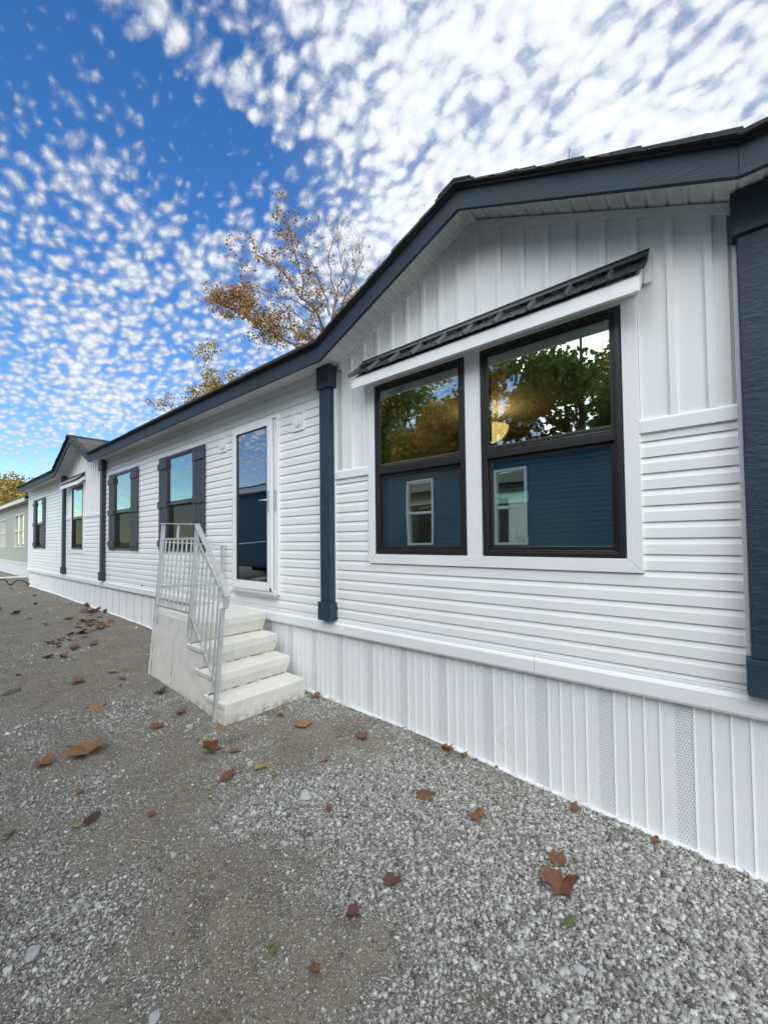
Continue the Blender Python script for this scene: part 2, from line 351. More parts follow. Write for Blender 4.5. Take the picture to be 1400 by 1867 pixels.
def ground_mat():
    m = bpy.data.materials.new('gravel_and_soil'); m.use_nodes = True; nt = m.node_tree; b = nt.nodes['Principled BSDF']
    oc = N(nt, 'ShaderNodeTexCoord').outputs['Object']
    ga = N(nt, 'ShaderNodeAttribute', attribute_name='gravel').outputs['Fac']
    n1 = N(nt, 'ShaderNodeTexNoise', {'Vector': oc, 'Scale': 2.2, 'Detail': 8., 'Roughness': .65}).outputs[0]
    n2 = N(nt, 'ShaderNodeTexNoise', {'Vector': oc, 'Scale': 60., 'Detail': 6., 'Roughness': .7}).outputs[0]
    dirt = mixc(nt, maprange(nt, n1, .35, .65), (.098, .082, .060), (.198, .170, .126))
    dirt = mixc(nt, maprange(nt, n2, .38, .62, 0., .8), dirt, (.265, .23, .17))
    n3 = N(nt, 'ShaderNodeTexNoise', {'Vector': oc, 'Scale': 5.5, 'Detail': 9., 'Roughness': .72}).outputs[0]
    dirt = mixc(nt, maprange(nt, n3, .50, .68, 0., .75), dirt, (.062, .050, .037))
    dirt = mixc(nt, maprange(nt, N(nt, 'ShaderNodeTexNoise', {'Vector': oc, 'Scale': 22., 'Detail': 6., 'Roughness': .7}).outputs[0], .54, .66, 0., .55), dirt, (.29, .275, .235))
    def pebbles(scale, seed, dens):
        mp = N(nt, 'ShaderNodeMapping', {'Vector': oc, 'Location': (seed, seed*.7, 0)}).outputs[0]
        v = N(nt, 'ShaderNodeTexVoronoi', {'Vector': mp, 'Scale': scale, 'Randomness': 1.}, feature='F1', voronoi_dimensions='2D')
        vc = N(nt, 'ShaderNodeSeparateColor', {0: v.outputs['Color']}).outputs
        shape = maprange(nt, v.outputs['Distance'], .28, .46, 1., 0.)
        on = math_(nt, 'LESS_THAN', vc[0], dens)
        return math_(nt, 'MULTIPLY', shape, on), vc[1], v.outputs['Distance']
    dens = maprange(nt, ga, 0., 1., .22, .98)
    k1, r1, d1 = pebbles(85., 0., dens); k2, r2, d2 = pebbles(165., 3.7, maprange(nt, ga, 0., 1., .3, .95))
    stone = lambda r: mixc(nt, r, (.115, .11, .095), (.49, .485, .455))
    c = mixc(nt, k2, dirt, stone(r2)); c = mixc(nt, k1, c, stone(r1))
    nt.links.new(c, b.inputs['Base Color']); b.inputs['Roughness'].default_value = .92; b.inputs['Specular IOR Level'].default_value = .25
    h = math_(nt, 'MAXIMUM', math_(nt, 'MULTIPLY', k1, math_(nt, 'SUBTRACT', 1., d1)), math_(nt, 'MULTIPLY', k2, math_(nt, 'MULTIPLY', math_(nt, 'SUBTRACT', 1., d2), .6)))
    h = math_(nt, 'ADD', h, math_(nt, 'MULTIPLY', n2, .5))
    nt.links.new(N(nt, 'ShaderNodeBump', {'Height': h, 'Strength': .9, 'Distance': .008}).outputs[0], b.inputs['Normal'])
    return m
G = np_mesh('ground', np.stack([X, Y, Z], -1).reshape(-1, 3), F, ground_mat()); G['kind'] = 'structure'
at = G.data.attributes.new('gravel', 'FLOAT', 'POINT'); at.data.foreach_set('value', gravel_amt(X, Y).ravel().astype(np.float32))
G.data.polygons.foreach_set('use_smooth', [True]*len(G.data.polygons))

def gravel_stones():
    # sampled positions, denser where gravel lies loose
    zones = [(-2.3, .35, -2.75, -.0, 185000), (-4.2, -2.3, -2.75, -.02, 60000), (-8., -4.2, -2.9, -.02, 26000), (-16, -8., -3., -.05, 6000)]
    px, py, ps = [], [], []
    for x0, x1, y0, y1, n in zones:
        x = rng.uniform(x0, x1, n); y = rng.uniform(y0, y1, n); g = gravel_amt(x, y)
        keep = rng.uniform(0, 1, n) < np.clip(g*1.1-.10, .12, .85)
        # not under the steps
        keep &= ~((x < -3.3) & (x > -5.1) & (y > -.95))
        x, y, g = x[keep], y[keep], g[keep]
        big = np.exp(-((x+.1)/.9)**2-((y+.55)/.75)**2)
        s = rng.lognormal(math.log(.0036), .48, len(x))*(1+.38*big)*(.75+.4*g)
        s = np.clip(s, .0022, .017); s *= 1. if x1 > -4 else (1.35 if x1 > -8 else 1.8)
        px.append(x); py.append(y); ps.append(s)
    x = np.concatenate(px); y = np.concatenate(py); s = np.concatenate(ps); n = len(x)
    cube = np.array([(-1,-1,-1), (1,-1,-1), (1,1,-1), (-1,1,-1), (-1,-1,1), (1,-1,1), (1,1,1), (-1,1,1)], float)*.72
    cube[4:, :2] *= .72
    v = cube[None] + rng.uniform(-.36, .36, (n, 8, 3))
    v *= np.stack([rng.uniform(.8, 1.45, n), rng.uniform(.65, 1.1, n), rng.uniform(.5, .9, n)], -1)[:, None, :]
    a = rng.uniform(0, 2*np.pi, n); b = rng.normal(0, .35, n)
    y2 = v[..., 1]*np.cos(b)[:, None]-v[..., 2]*np.sin(b)[:, None]; z2 = v[..., 1]*np.sin(b)[:, None]+v[..., 2]*np.cos(b)[:, None]
    x2 = v[..., 0]*np.cos(a)[:, None]-y2*np.sin(a)[:, None]; y3 = v[..., 0]*np.sin(a)[:, None]+y2*np.cos(a)[:, None]
    v = np.stack([x2, y3, z2], -1)*s[:, None, None]
    v[..., 0] += x[:, None]; v[..., 1] += y[:, None]; v[..., 2] += (ground_z(x, y)+s*rng.uniform(.05, .55, n))[:, None]
    q = np.array([(0,3,2,1), (4,5,6,7), (0,1,5,4), (1,2,6,5), (2,3,7,6), (3,0,4,7)])
    f = (q[None] + (np.arange(n)*8)[:, None, None]).reshape(-1, 4)
    m = bpy.data.materials.new('gravel'); m.use_nodes = True; nt = m.node_tree; bs = nt.nodes['Principled BSDF']
    r = N(nt, 'ShaderNodeNewGeometry').outputs['Random Per Island']
    cr = nt.nodes.new('ShaderNodeValToRGB'); e = cr.color_ramp.elements
    for i, (p_, c_) in enumerate([(0, (.085, .078, .064)), (.3, (.30, .292, .262)), (.6, (.43, .426, .395)), (.85, (.54, .54, .515)), (1, (.70, .70, .675))]):
        if i >= 2: e.new(p_)
    for i, (p_, c_) in enumerate([(0, (.085, .078, .064)), (.3, (.30, .292, .262)), (.6, (.43, .426, .395)), (.85, (.54, .54, .515)), (1, (.70, .70, .675))]):
        e[i].position = p_; e[i].color = (*c_, 1)
    nt.links.new(r, cr.inputs[0])
    nn = N(nt, 'ShaderNodeTexNoise', {'Vector': N(nt, 'ShaderNodeTexCoord').outputs['Object'], 'Scale': 220., 'Detail': 3.}).outputs[0]
    nt.links.new(mixc(nt, maprange(nt, nn, .4, .7, 0., .45), cr.outputs[0], (.17, .155, .13)), bs.inputs['Base Color'])
    bs.inputs['Roughness'].default_value = .88; bs.inputs['Specular IOR Level'].default_value = .3
    o = np_mesh('gravel', v.reshape(-1, 3), f, m); o['kind'] = 'stuff'
    tag(o, 'loose pale grey crushed gravel scattered over the soil', 'gravel')
gravel_stones()

# ------------------------------------------------------------------ white home
HOME = empty('manufactured_home', 'long white lap sided home with navy posts, fascia and two small front gables', 'house', (-8, 4, .15))
HOME.location = (0, 0, 0)
XL, XR = -17.75, 1.6
LAP, LAP0 = .0935, .872
EAVE, FASB, FAST = 3.465, 3.392, 3.557          # soffit level, fascia bottom, fascia top
OV = -.30                                        # fascia front face
G1, G2 = -1.385, -11.47                          # gable centres
GH = 1.475                                       # gable half width on the wall
GSL = .4625
PEAKS = EAVE + GSL*GH
POSTS = [(-13.13, -12.985), (-10.02, -9.875), (-3.075, -2.93), (.105, .25)]
OPEN = dict(fw=(-16.55, -15.65, 1.575, 3.10), w1=(-9.29, -8.40, 1.575, 3.10), w2=(-6.80, -5.91, 1.575, 3.10), door=(-4.805, -3.83, 1.106, 3.17),
            gw=(-12.43, -11.51, 1.575, 3.10), n1=(-2.387, -1.475, 1.595, 3.117), n2=(-1.343, -.433, 1.595, 3.117))

def gable_z(x, c): return EAVE + GSL*max(0, GH-abs(x-c))

# sheathing with real openings
sheath = MB()
def wall_fill(x0, x1, z0, z1, ops, y0, y1, mb):
    xs = sorted({x0, x1, *[v for o in ops for v in o[:2] if x0 < v < x1]}); zs = sorted({z0, z1, *[v for o in ops for v in o[2:] if z0 < v < z1]})
    for a, b in zip(xs, xs[1:]):
        run = None
        for c, d in list(zip(zs, zs[1:])) + [(None, None)]:
            solid = c is not None and not any(o[0] < (a+b)/2 < o[1] and o[2] < (c+d)/2 < o[3] for o in ops)
            if solid: run = (run[0], d) if run else (c, d)
            elif run: mb.box(a, b, y0, y1, run[0], run[1]); run = None
wall_fill(XL+.01, XR-.01, .7, EAVE+.02, list(OPEN.values()), .012, .10, sheath)
for c in (G1, G2): sheath.prism([(c-GH, .012, EAVE+.02), (c+GH, .012, EAVE+.02), (c, .012, PEAKS+.02)], (0, .08, 0))
sheath.build('wall_sheathing', INNER, HOME)

# lap siding, each course clipped round the openings
def lap_y(t):                                    # t: height within a course 0..LAP
    return -.010 + (.001*t/.055 if t < .055 else .001 + .011*((t-.055)/(LAP-.055))**.8)
def siding(x0, x1, z0, z1, ops, parent, m, depth=.011, Y=0., name='siding_board', sc=1.):
    k0 = int(math.floor((z0-LAP0)/LAP)); k = k0
    while LAP0+k*LAP < z1-.004:
        a, b = max(z0, LAP0+k*LAP), min(z1, LAP0+(k+1)*LAP)
        cuts = sorted({a, b, *[v for o in ops for v in o[2:] if a+.006 < v < b-.006]})
        for c, d in zip(cuts, cuts[1:]):
            segs = [(x0, x1)]
            for o in ops:
                if o[2] < (c+d)/2 < o[3]:
                    segs = [s for (p, q) in segs for s in ((p, min(q, o[0])), (max(p, o[1]), q)) if s[1]-s[0] > .01]
            jx = x0+1.3+((k*1.37) % 3.4)
            segs = [t_ for p, q in segs for t_ in (((p, jx), (jx, q)) if q-p > 3.2 and p+.5 < jx < q-.5 else ((p, q),))]
            for p, q in segs:
                base = LAP0+k*LAP
                ts = sorted({c-base, d-base, *[t for t in (.055, .066, .080) if c-base < t < d-base]})
                prof = [(p, Y+lap_y(t), base+t) for t in ts] + [(p, Y+depth, d), (p, Y+depth, c)]
                dy = .0018 if p == jx else 0.
                prof = [(a_, b_-dy, c_) for a_, b_, c_ in prof]
                mb = MB(); mb.prism(prof, (q-p, 0, 0)); mb.build(name, m, parent)
        k += 1
op = lambda *ks: [OPEN[k] for k in ks]
siding(XL+.03, POSTS[0][0]+.004, .935, EAVE-.045, op('fw'), HOME, VINYL)
siding(POSTS[0][1]+.018, POSTS[1][0]-.018, .935, 2.318, [(-12.52, -11.40, 1.478, 3.3)], HOME, VINYL)
siding(POSTS[1][1]-.004, POSTS[2][0]+.004, .935, EAVE-.045, op('w1', 'w2', 'door'), HOME, VINYL)
siding(POSTS[2][1]+.018, POSTS[3][0]-.018, .935, 2.318, [(-2.465, -.345, 1.503, 3.3)], HOME, VINYL)
siding(POSTS[3][1]-.004, XR-.03, .935, EAVE-.045, [], HOME, VINYL)
# J-trims beside posts and at the corners
for x in (POSTS[0][1]+.001, POSTS[1][0]-.019, POSTS[2][1]+.001, POSTS[3][0]-.019):
    mb = MB(); mb.box(x, x+.018, -.016, .012, .93, EAVE-.002); mb.build('channel_trim', TRIMW, HOME)
for x0, x1 in ((XL-.02, XL+.03), (XR-.03, XR+.02)):
    mb = MB(); mb.box(x0, x1, -.020, .09, .93, EAVE-.002); mb.build('corner_trim', TRIMW, HOME, bevel=.004)
# frieze strips under the soffit
for a, b in ((XL+.031, POSTS[0][0]), (POSTS[1][1], POSTS[2][0]), (POSTS[3][1], XR-.031)):
    mb = MB(); mb.box(a, b, -.018, .012, EAVE-.045, EAVE-.002); mb.build('frieze_strip', TRIMW, HOME)
for c in (G1, G2):
    for s in (-1, 1):
        e = c+s*(GH-.005)
        mb = MB(); mb.prism([(e, -.020, EAVE), (c, -.020, PEAKS-.003), (c, -.020, PEAKS-.058), (e, -.020, EAVE-.055)], (0, .03, 0)); mb.build('frieze_strip', SOFF if False else TRIMW, HOME)

# board and batten in the gables
def board_batten(c, ax0, hole):                  # hole: (x0, x1, z0, z1) kept free by window trim and awning
    xl, xr = c-GH+.03, c+GH-.02
    z0 = 2.402; pitch = .1675
    xs = []; x = ax0
    while x > xl: x -= pitch
    while x < xr:
        x += pitch
        if xl < x < xr: xs.append(x)
    edges = [xl]+xs+[xr]
    for a, b in zip(edges, edges[1:]):
        cuts = sorted({a, b, *[v for v in hole[:2] if a < v < b], *([c] if a < c < b else [])})
        for p, q in zip(cuts, cuts[1:]):
            zb = hole[3] if hole[0] <= (p+q)/2 <= hole[1] else z0
            mb = MB(); mb.prism([(p, -.004, zb), (q, -.004, zb), (q, -.004, gable_z(q, c)-.04), (p, -.004, gable_z(p, c)-.04)], (0, .014, 0)); mb.build('wall_board', VINYL, HOME)
    for x in xs:
        p, q = x-.019, x+.019
        zb = hole[3] if hole[0]-.02 <= x <= hole[1]+.02 else z0
        mb = MB(); mb.prism([(p, -.017, zb), (q, -.017, zb), (q, -.017, min(gable_z(q, c), gable_z(p, c))-.045), (p, -.017, min(gable_z(q, c), gable_z(p, c))-.045)], (0, .0125, 0)); mb.build('batten', VINYL, HOME, bevel=.003)
board_batten(G1, -1.350, (-2.47, -.34, 1.5, 3.2))
board_batten(G2, G2+.035, (-12.525, -11.395, 1.475, 3.2))
for c, x0, x1, h0, h1 in ((G1, POSTS[2][1]+.019, POSTS[3][0]-.019, -2.467, -.343), (G2, POSTS[0][1]+.019, POSTS[1][0]-.019, -12.522, -11.398)):
    for a, b in ((x0, h0), (h1, x1)):
        mb = MB(); mb.prism([(a, -.013, 2.318), (a, -.026, 2.322), (a, -.026, 2.388), (a, -.018, 2.402), (a, .010, 2.402), (a, .010, 2.318)], (b-a, 0, 0)); mb.build('belt_trim', TRIMW, HOME)
# skirt top rail
x = XL-.01; rails = [XL-.01, -14.2, -10.6, -7.0, -3.35, -.98, XR+.01]
for a, b in zip(rails, rails[1:]):
    mb = MB(); mb.prism([(a, .03, .803), (a, -.030, .803), (a, -.036, .818), (a, -.036, .893), (a, -.028, .909), (a, -.020, .912), (a, -.020, .930), (a, .03, .934)], (b-a-.003, 0, 0)); mb.build('skirt_rail', TRIMW, HOME)
# skirting: ribbed panels with a perforated strip each
PW = .3867
x = -.955-PW*44+.0
def gz(x): return float(np.interp(x, GX, GZ))
for i in range(60):
    a = -.955-.04+PW*(i-44)
    b = a+PW
    if b > XR: break
    a2 = max(a, XL)
    if b-a2 < .03: continue
    mb = MB(); zb = min(gz(a), gz(b))-.08
    u = [0, .078, .082, .094, .156, .160, .172, .233, .237, .249, .310, .314, .326, PW-.004, PW]
    yy = [.010, .010, .0055, .010, .010, .005, .010, .010, .0055, .010, .010, .005, .010, .010, .010]
    pts = [(a+uu, y_) for uu, y_ in zip(u, yy) if a+uu >= a2-1e-6]
    for (p, y0), (q, y1) in zip(pts, pts[1:]):
        vent = abs(p-a) < 1e-6
        mb.poly([(p, y0, zb), (q, y1, zb), (q, y1, .806), (p, y0, .806)], [(0, 1, 2, 3)], 1 if vent else 0)
    mb.poly([(pts[0][0], .02, zb), (pts[-1][0], .02, zb), (pts[-1][0], .02, .806), (pts[0][0], .02, .806)], [(3, 2, 1, 0)], 0)
    mb.build('skirting_panel', [SKIRT, VENT], HOME, fix=False)
# bottom track follows the ground in lengths
tx = [XR, .05, -1.0, -1.73, -2.45, -3.2, -4.3, -5.5, -6.8, -8.2, -9.6, -11., -12.4, -13.8, -15.2, -16.5, XL]
for b, a in zip(tx, tx[1:]):
    za, zb = gz(a), gz(b); mb = MB(); j = random.uniform(-.008, .005)
    mb.poly([(a, -.020, za-.05), (b, -.020, zb-.05), (b, -.020, zb+.004+j), (a, -.020, za+.004+j), (a, -.006, za+.018+j), (b, -.006, zb+.018+j), (b, .008, zb+.018+j), (a, .008, za+.018+j)],
            [(0,1,2,3), (3,2,5,4), (4,5,6,7)]); mb.build('skirt_track', TRACK, HOME, fix=False)
# home ends, back, floor and ceiling
mb = MB(); mb.box(XL, XL+.09, .10, 8.1, .05, EAVE); mb.prism([(XL, -.0, EAVE), (XL, 8.2, EAVE), (XL, 4.1, 4.58)], (.09, 0, 0)); mb.build('end_wall', VINYL, HOME)
mb = MB(); mb.box(XR-.09, XR, .10, 8.1, -.05, EAVE); mb.prism([(XR-.09, 0, EAVE), (XR-.09, 8.2, EAVE), (XR-.09, 4.1, 4.58)], (.09, 0, 0)); mb.build('end_wall', VINYL, HOME)
BACKO = [(-5.0, -3.9, 1.9, 3.05)]
mb = MB(); wall_fill(XL, XR, -.05, EAVE, BACKO, 8.1, 8.2, mb); mb.build('back_wall', VINYL, HOME)
for o_ in BACKO:
    mb = MB(); mb.ring(*o_, .05, 8.09, 8.22); bw_ = mb.build('window', TRIMW, HOME)
    mb = MB(); mb.box(o_[0]+.049, o_[1]-.049, 8.15, 8.154, o_[2]+.049, o_[3]-.049); mb.build('glass_pane', GLASS, bw_)
mb = MB(); mb.box(XL+.1, XR-.1, .101, 8.09, .84, .92); mb.build('floor', FLOORI, HOME)
mb = MB(); mb.box(XL+.1, XR-.1, .101, 8.09, 3.40, 3.45); mb.build('ceiling', INNER, HOME)
for x in (-14.5, -10.2, -7.6, -3.55):
    mb = MB(); mb.box(x, x+.1, .101, 8.0 if x < -4 else 4.2, .921, 3.399); mb.build('partition_wall', INNER, HOME)
mb = MB(); mb.box(-17, -5.6, 4.2, 4.3, .921, 3.399); mb.build('partition_wall', INNER, HOME)

# posts with cap and base
for x0, x1 in POSTS:
    mb = MB(); mb.box(x0, x1, -.080, .011, 1.112, 3.236); po = mb.build('corner_post', NAVY, HOME, bevel=.004)
    mb = MB(); mb.box(x0-.020, x1+.020, -.100, .010, .932, 1.1115); mb.build('post_base', NAVY, po, bevel=.004)
    mb = MB(); mb.box(x0-.020, x1+.020, -.100, .010, 3.2365, EAVE-.004); mb.build('post_cap', NAVY, po, bevel=.004)

# fascia, soffit
def fasc(a, b, za, zb, h=.165, m=NAVYH):
    mb = MB(); mb.prism([(a, OV, za), (b, OV, zb), (b, OV, zb+h), (a, OV, za+h)], (0, .025, 0)); return mb.build('fascia_board', m, HOME, bevel=.003)
FGH = 1.467
GF1, GF2 = G1+.030, G2+.030
PB = FASB + .645                                  # fascia bottom at the peak
lev = [(XL-.03, GF2-FGH), (GF2+FGH, -6.4), (-6.398, GF1-FGH), (GF1+FGH, XR+.03)]
for a, b in lev: fasc(a, b, FASB, FASB)
for c in (GF1, GF2):
    fasc(c-FGH, c, FASB, PB, .158); fasc(c, c+FGH, PB, FASB, .158)
def soffit_panel(a, b, za, zb):
    mb = MB()
    u = [a, a+.007, a+.014, a+.030, b-.016, b-.006, b]
    zf = lambda x: za+(zb-za)*(x-a)/(b-a)
    zz = [zf(q)+h for q, h in zip(u, (.012, .012, 0, 0, 0, 0, .012))]
    for i in range(6):
        mb.poly([(u[i], OV+.024, zz[i]), (u[i+1], OV+.024, zz[i+1]), (u[i+1], .012, zz[i+1]), (u[i], .012, zz[i])], [(3, 2, 1, 0)], 1 if i == 3 else 0)
    mb.poly([(a, OV+.024, zz[0]+.02), (b, OV+.024, zz[-1]+.02), (b, .012, zz[-1]+.02), (a, .012, zz[0]+.02)], [(0, 1, 2, 3)])
    mb.build('soffit_panel', [TRIMW, SOFF], HOME, fix=False)
for a, b in lev:
    n = max(1, round((b-a)/.102))
    for i in range(n): soffit_panel(a+(b-a)*i/n, a+(b-a)*(i+1)/n, EAVE, EAVE)
for c in (GF1, GF2):
    n = 15
    for s in (-1, 1):
        for i in range(n):
            a, b = c+s*FGH*i/n, c+s*FGH*(i+1)/n
            za, zb = PEAKS-(PEAKS-EAVE)*i/n, PEAKS-(PEAKS-EAVE)*(i+1)/n
            if s > 0: soffit_panel(a, b, za, zb)
            else: soffit_panel(b, a, zb, za)
for a, b in lev:                                  # soffit front flange
    mb = MB(); mb.box(a, b, OV+.026, OV+.05, EAVE-.012, EAVE-.001); mb.build('soffit_flange', TRIMW, HOME)

# roof
def roof_z(y): return FAST - .032 + .25*(y+.33)
mb = MB()
for a, b, yf in ((XL-.06, GF2-FGH-.02, -.297), (GF2-FGH-.02, GF2+FGH+.02, .101), (GF2+FGH+.02, GF1-FGH-.02, -.297), (GF1-FGH-.02, GF1+FGH+.02, .101), (GF1+FGH+.02, XR+.06, -.297)):
    mb.prism([(a, yf, roof_z(yf)), (a, 4.1, roof_z(4.1)), (a, 8.53, roof_z(-.33)), (a, 8.53, roof_z(-.33)+.03), (a, 4.1, roof_z(4.1)+.03), (a, yf, roof_z(yf)+.03)], (b-a, 0, 0))
ROOF = mb.build('roof', SHING, HOME)
PT = PB+.158
for c in (GF1, GF2):
    yb = (PT+.02-FAST)/.25-.33
    for s in (-1, 1):
        mb = MB(); e = c+s*(FGH+.02)
        mb.prism([(c, -.295, PT-.032), (e, -.295, FAST-.032), (c, yb, PT-.032)], (0, 0, .03)); mb.build('gable_roof', SHING, HOME)
        # shingle courses on the slope
        mb = MB(); n = 10; L = FGH
        for k in range(n):
            f0, f1 = k/n, min(1, (k+1.25)/n)
            ya = -.345; yend0 = -.33+(yb+.33)*f0; y = ya - random.uniform(0, .2)
            while y < yend0+.1:
                y2 = y+random.uniform(.16, .34); t = random.choice([.010, .016, .022])
                ys, ye = max(y, ya), min(y2-.006, yend0+.12)
                if ye-ys > .02:
                    x0, x1 = c+s*(FGH+.02)*(1-f0), c+s*(FGH+.02)*(1-f1); z0, z1 = FAST+(PT-FAST)*f0+.001, FAST+(PT-FAST)*f1+.001
                    mb.poly([(x0, ys, z0), (x0, ye, z0), (x1, ye, z1), (x1, ys, z1), (x0, ys, z0+t), (x0, ye, z0+t), (x1, ye, z1+.004), (x1, ys, z1+.004)], [(0,1,2,3), (4,5,6,7), (0,1,5,4), (1,2,6,5), (2,3,7,6), (3,0,4,7)])
                y = y2
        o = mb.build('shingle_courses', SHING, HOME); o['kind'] = 'stuff'
        # rake edge: drip edge and ragged shingle ends
        mb = MB(); mb.prism([(c, -.318, PT-.020), (e, -.318, FAST-.020), (e, -.318, FAST-.007), (c, -.318, PT-.007)], (0, .017, 0)); mb.build('drip_edge', DRIP, HOME)
        nn = 11
        for i in range(nn):
            a, b = c+s*(FGH+.02)*i/nn, c+s*(FGH+.02)*(i+1.12)/nn if i < nn-1 else e
            za, zb = PT-(PT-FAST)*i/nn, PT-(PT-FAST)*abs(b-c)/(FGH+.02)
            o_, t = random.uniform(0, .010), random.uniform(.012, .022)
            mb = MB(); mb.prism([(a, -.340-o_, za-.006), (b, -.340-o_, zb-.004), (b, -.340-o_, zb+.004+t), (a, -.340-o_, za+.001+t*.8)], (0, .12, 0)); mb.build('shingle', SHINGE, HOME)
    mb = MB(); mb.prism([(c-.13, -.353, PT-.038), (c, -.353, PT+.014), (c+.13, -.353, PT-.038), (c+.13, -.353, PT-.026), (c, -.353, PT+.028), (c-.13, -.353, PT-.026)], (0, yb+.5, 0)); mb.build('ridge_cap', SHINGE, HOME)
for a, b in lev:
    mb = MB(); mb.box(a, b, -.318, -.301, FAST-.020, FAST-.008); mb.build('drip_edge', DRIP, HOME)
    n = max(1, int((b-a)/.9)); w = (b-a)/n
    for i in range(n):
        o_ = random.uniform(0, .008); t = random.uniform(.016, .026)
        mb = MB(); mb.prism([(a+w*i, -.345-o_, FAST-.007), (a+w*i, -.20, FAST+.004), (a+w*i, -.20, FAST+.040), (a+w*i, -.345-o_, FAST-.003+t)], (w-.004, 0, 0)); mb.build('shingle', SHINGE, HOME)

# ------------------------------------------------------------------ windows, shutters, door
def window(x0, x1, z0, z1, parent, fm=FRAME, g_up=GLASST, g_lo=GLASS, screen=True, Y=0., zm=None):
    zm = zm or 2.33
    mb = MB(); mb.ring(x0, x1, z0, z1, .030, Y-.026, Y+.075); mb.ring(x0+.030, x1-.030, z0+.030, z1-.030, .012, Y-.019, Y+.074)
    w = mb.build('window', fm, parent, bevel=.003)
    a, b, c, d = x0+.043, x1-.043, z0+.043, z1-.043
    mb = MB(); mb.box(a-.001, b+.001, Y-.016, Y+.06, zm-.024, zm+.024); mb.build('meeting_rail', fm, w, bevel=.004)
    mb = MB(); mb.ring(a, b, zm+.025, d, .014, Y-.014, Y+.03); mb.build('upper_sash', fm, w)
    mb = MB(); mb.ring(a, b, c, zm-.025, .026, Y+.010, Y+.065); mb.build('lower_sash', fm, w, bevel=.003)
    mb = MB(); mb.box(a+.013, b-.013, Y-.008, Y-.004, zm+.038, d-.013); mb.build('upper_pane', g_up, w)
    mb = MB(); mb.box(a+.025, b-.025, Y+.018, Y+.022, c+.025, zm-.050); mb.build('lower_pane', g_lo, w)
    if screen:
        mb = MB(); mb.poly([(a, Y-.006, c), (b, Y-.006, c), (b, Y-.006, zm-.024), (a, Y-.006, zm-.024)], [(0, 1, 2, 3)]); mb.build('insect_screen', SCREEN, w, fix=False)
    return w
for k in ('fw', 'w1', 'w2', 'gw'): window(*OPEN[k], HOME)
for k in ('n1', 'n2'): window(*OPEN[k], HOME, g_up=GLASS, screen=False)
def shutter(x0, x1, outer):
    sb = None; n = 3; gap = .012; w = (x1-x0-gap*(n-1))/n
    root = MB(); root.box(x0+.006, x1-.006, -.018, -.006, 1.60, 3.07); root = root.build('shutter', SHUT, HOME)
    for i in range(n):
        a = x0+i*(w+gap); mb = MB(); mb.box(a, a+w, -.036, -.0185, 1.573+random.uniform(-.003, .003), 3.104); mb.build('board', SHUT, root, bevel=.003)
    for z in (1.70, 2.33, 2.955):
        mb = MB(); mb.box(x0+.004-(.022 if outer < 0 else 0), x1-.004+(.0 if outer < 0 else .006), -.052, -.0365, z-.052, z+.052); mb.build('brace', SHUT, root, bevel=.003)
for k in ('fw', 'w1', 'w2'):
    x0, x1 = OPEN[k][:2]; shutter(x0-.325, x0-.004, -1); shutter(x1+.004, x1+.345, 1)

def window_trim(x0, x1, z0, z1, w, mull, parent):
    A = MB(); y0, y1 = -.024, .010
    A.prism([(x0, y0, z0), (x1, y0, z0), (x1-w, y0, z0+w), (x0+w, y0, z0+w)], (0, y1-y0, 0)); A.build('window_trim', TRIMW, parent, bevel=.003)
    for a, b in ((x0, x0+w), (x1, x1-w)):
        A = MB(); A.prism([(a, y0, z0+.002), (b, y0, z0+w+.002), (b, y0, z1), (a, y0, z1)], (0, y1-y0, 0)); A.build('window_trim', TRIMW, parent, bevel=.003)
    A = MB(); A.box(x0+w+.001, x1-w-.001, y0, y1, z1-w, z1); A.build('window_trim', TRIMW, parent, bevel=.003)
    for a, b in mull:
        A = MB(); A.box(a, b, y0+.004, y1, z0+w+.001, z1-w-.001); A.build('window_trim', TRIMW, parent)
window_trim(-2.469, -.342, 1.508, 3.202, .083, [(-1.473, -1.345)], HOME)
window_trim(-12.522, -11.398, 1.478, 3.19, .088, [], HOME)

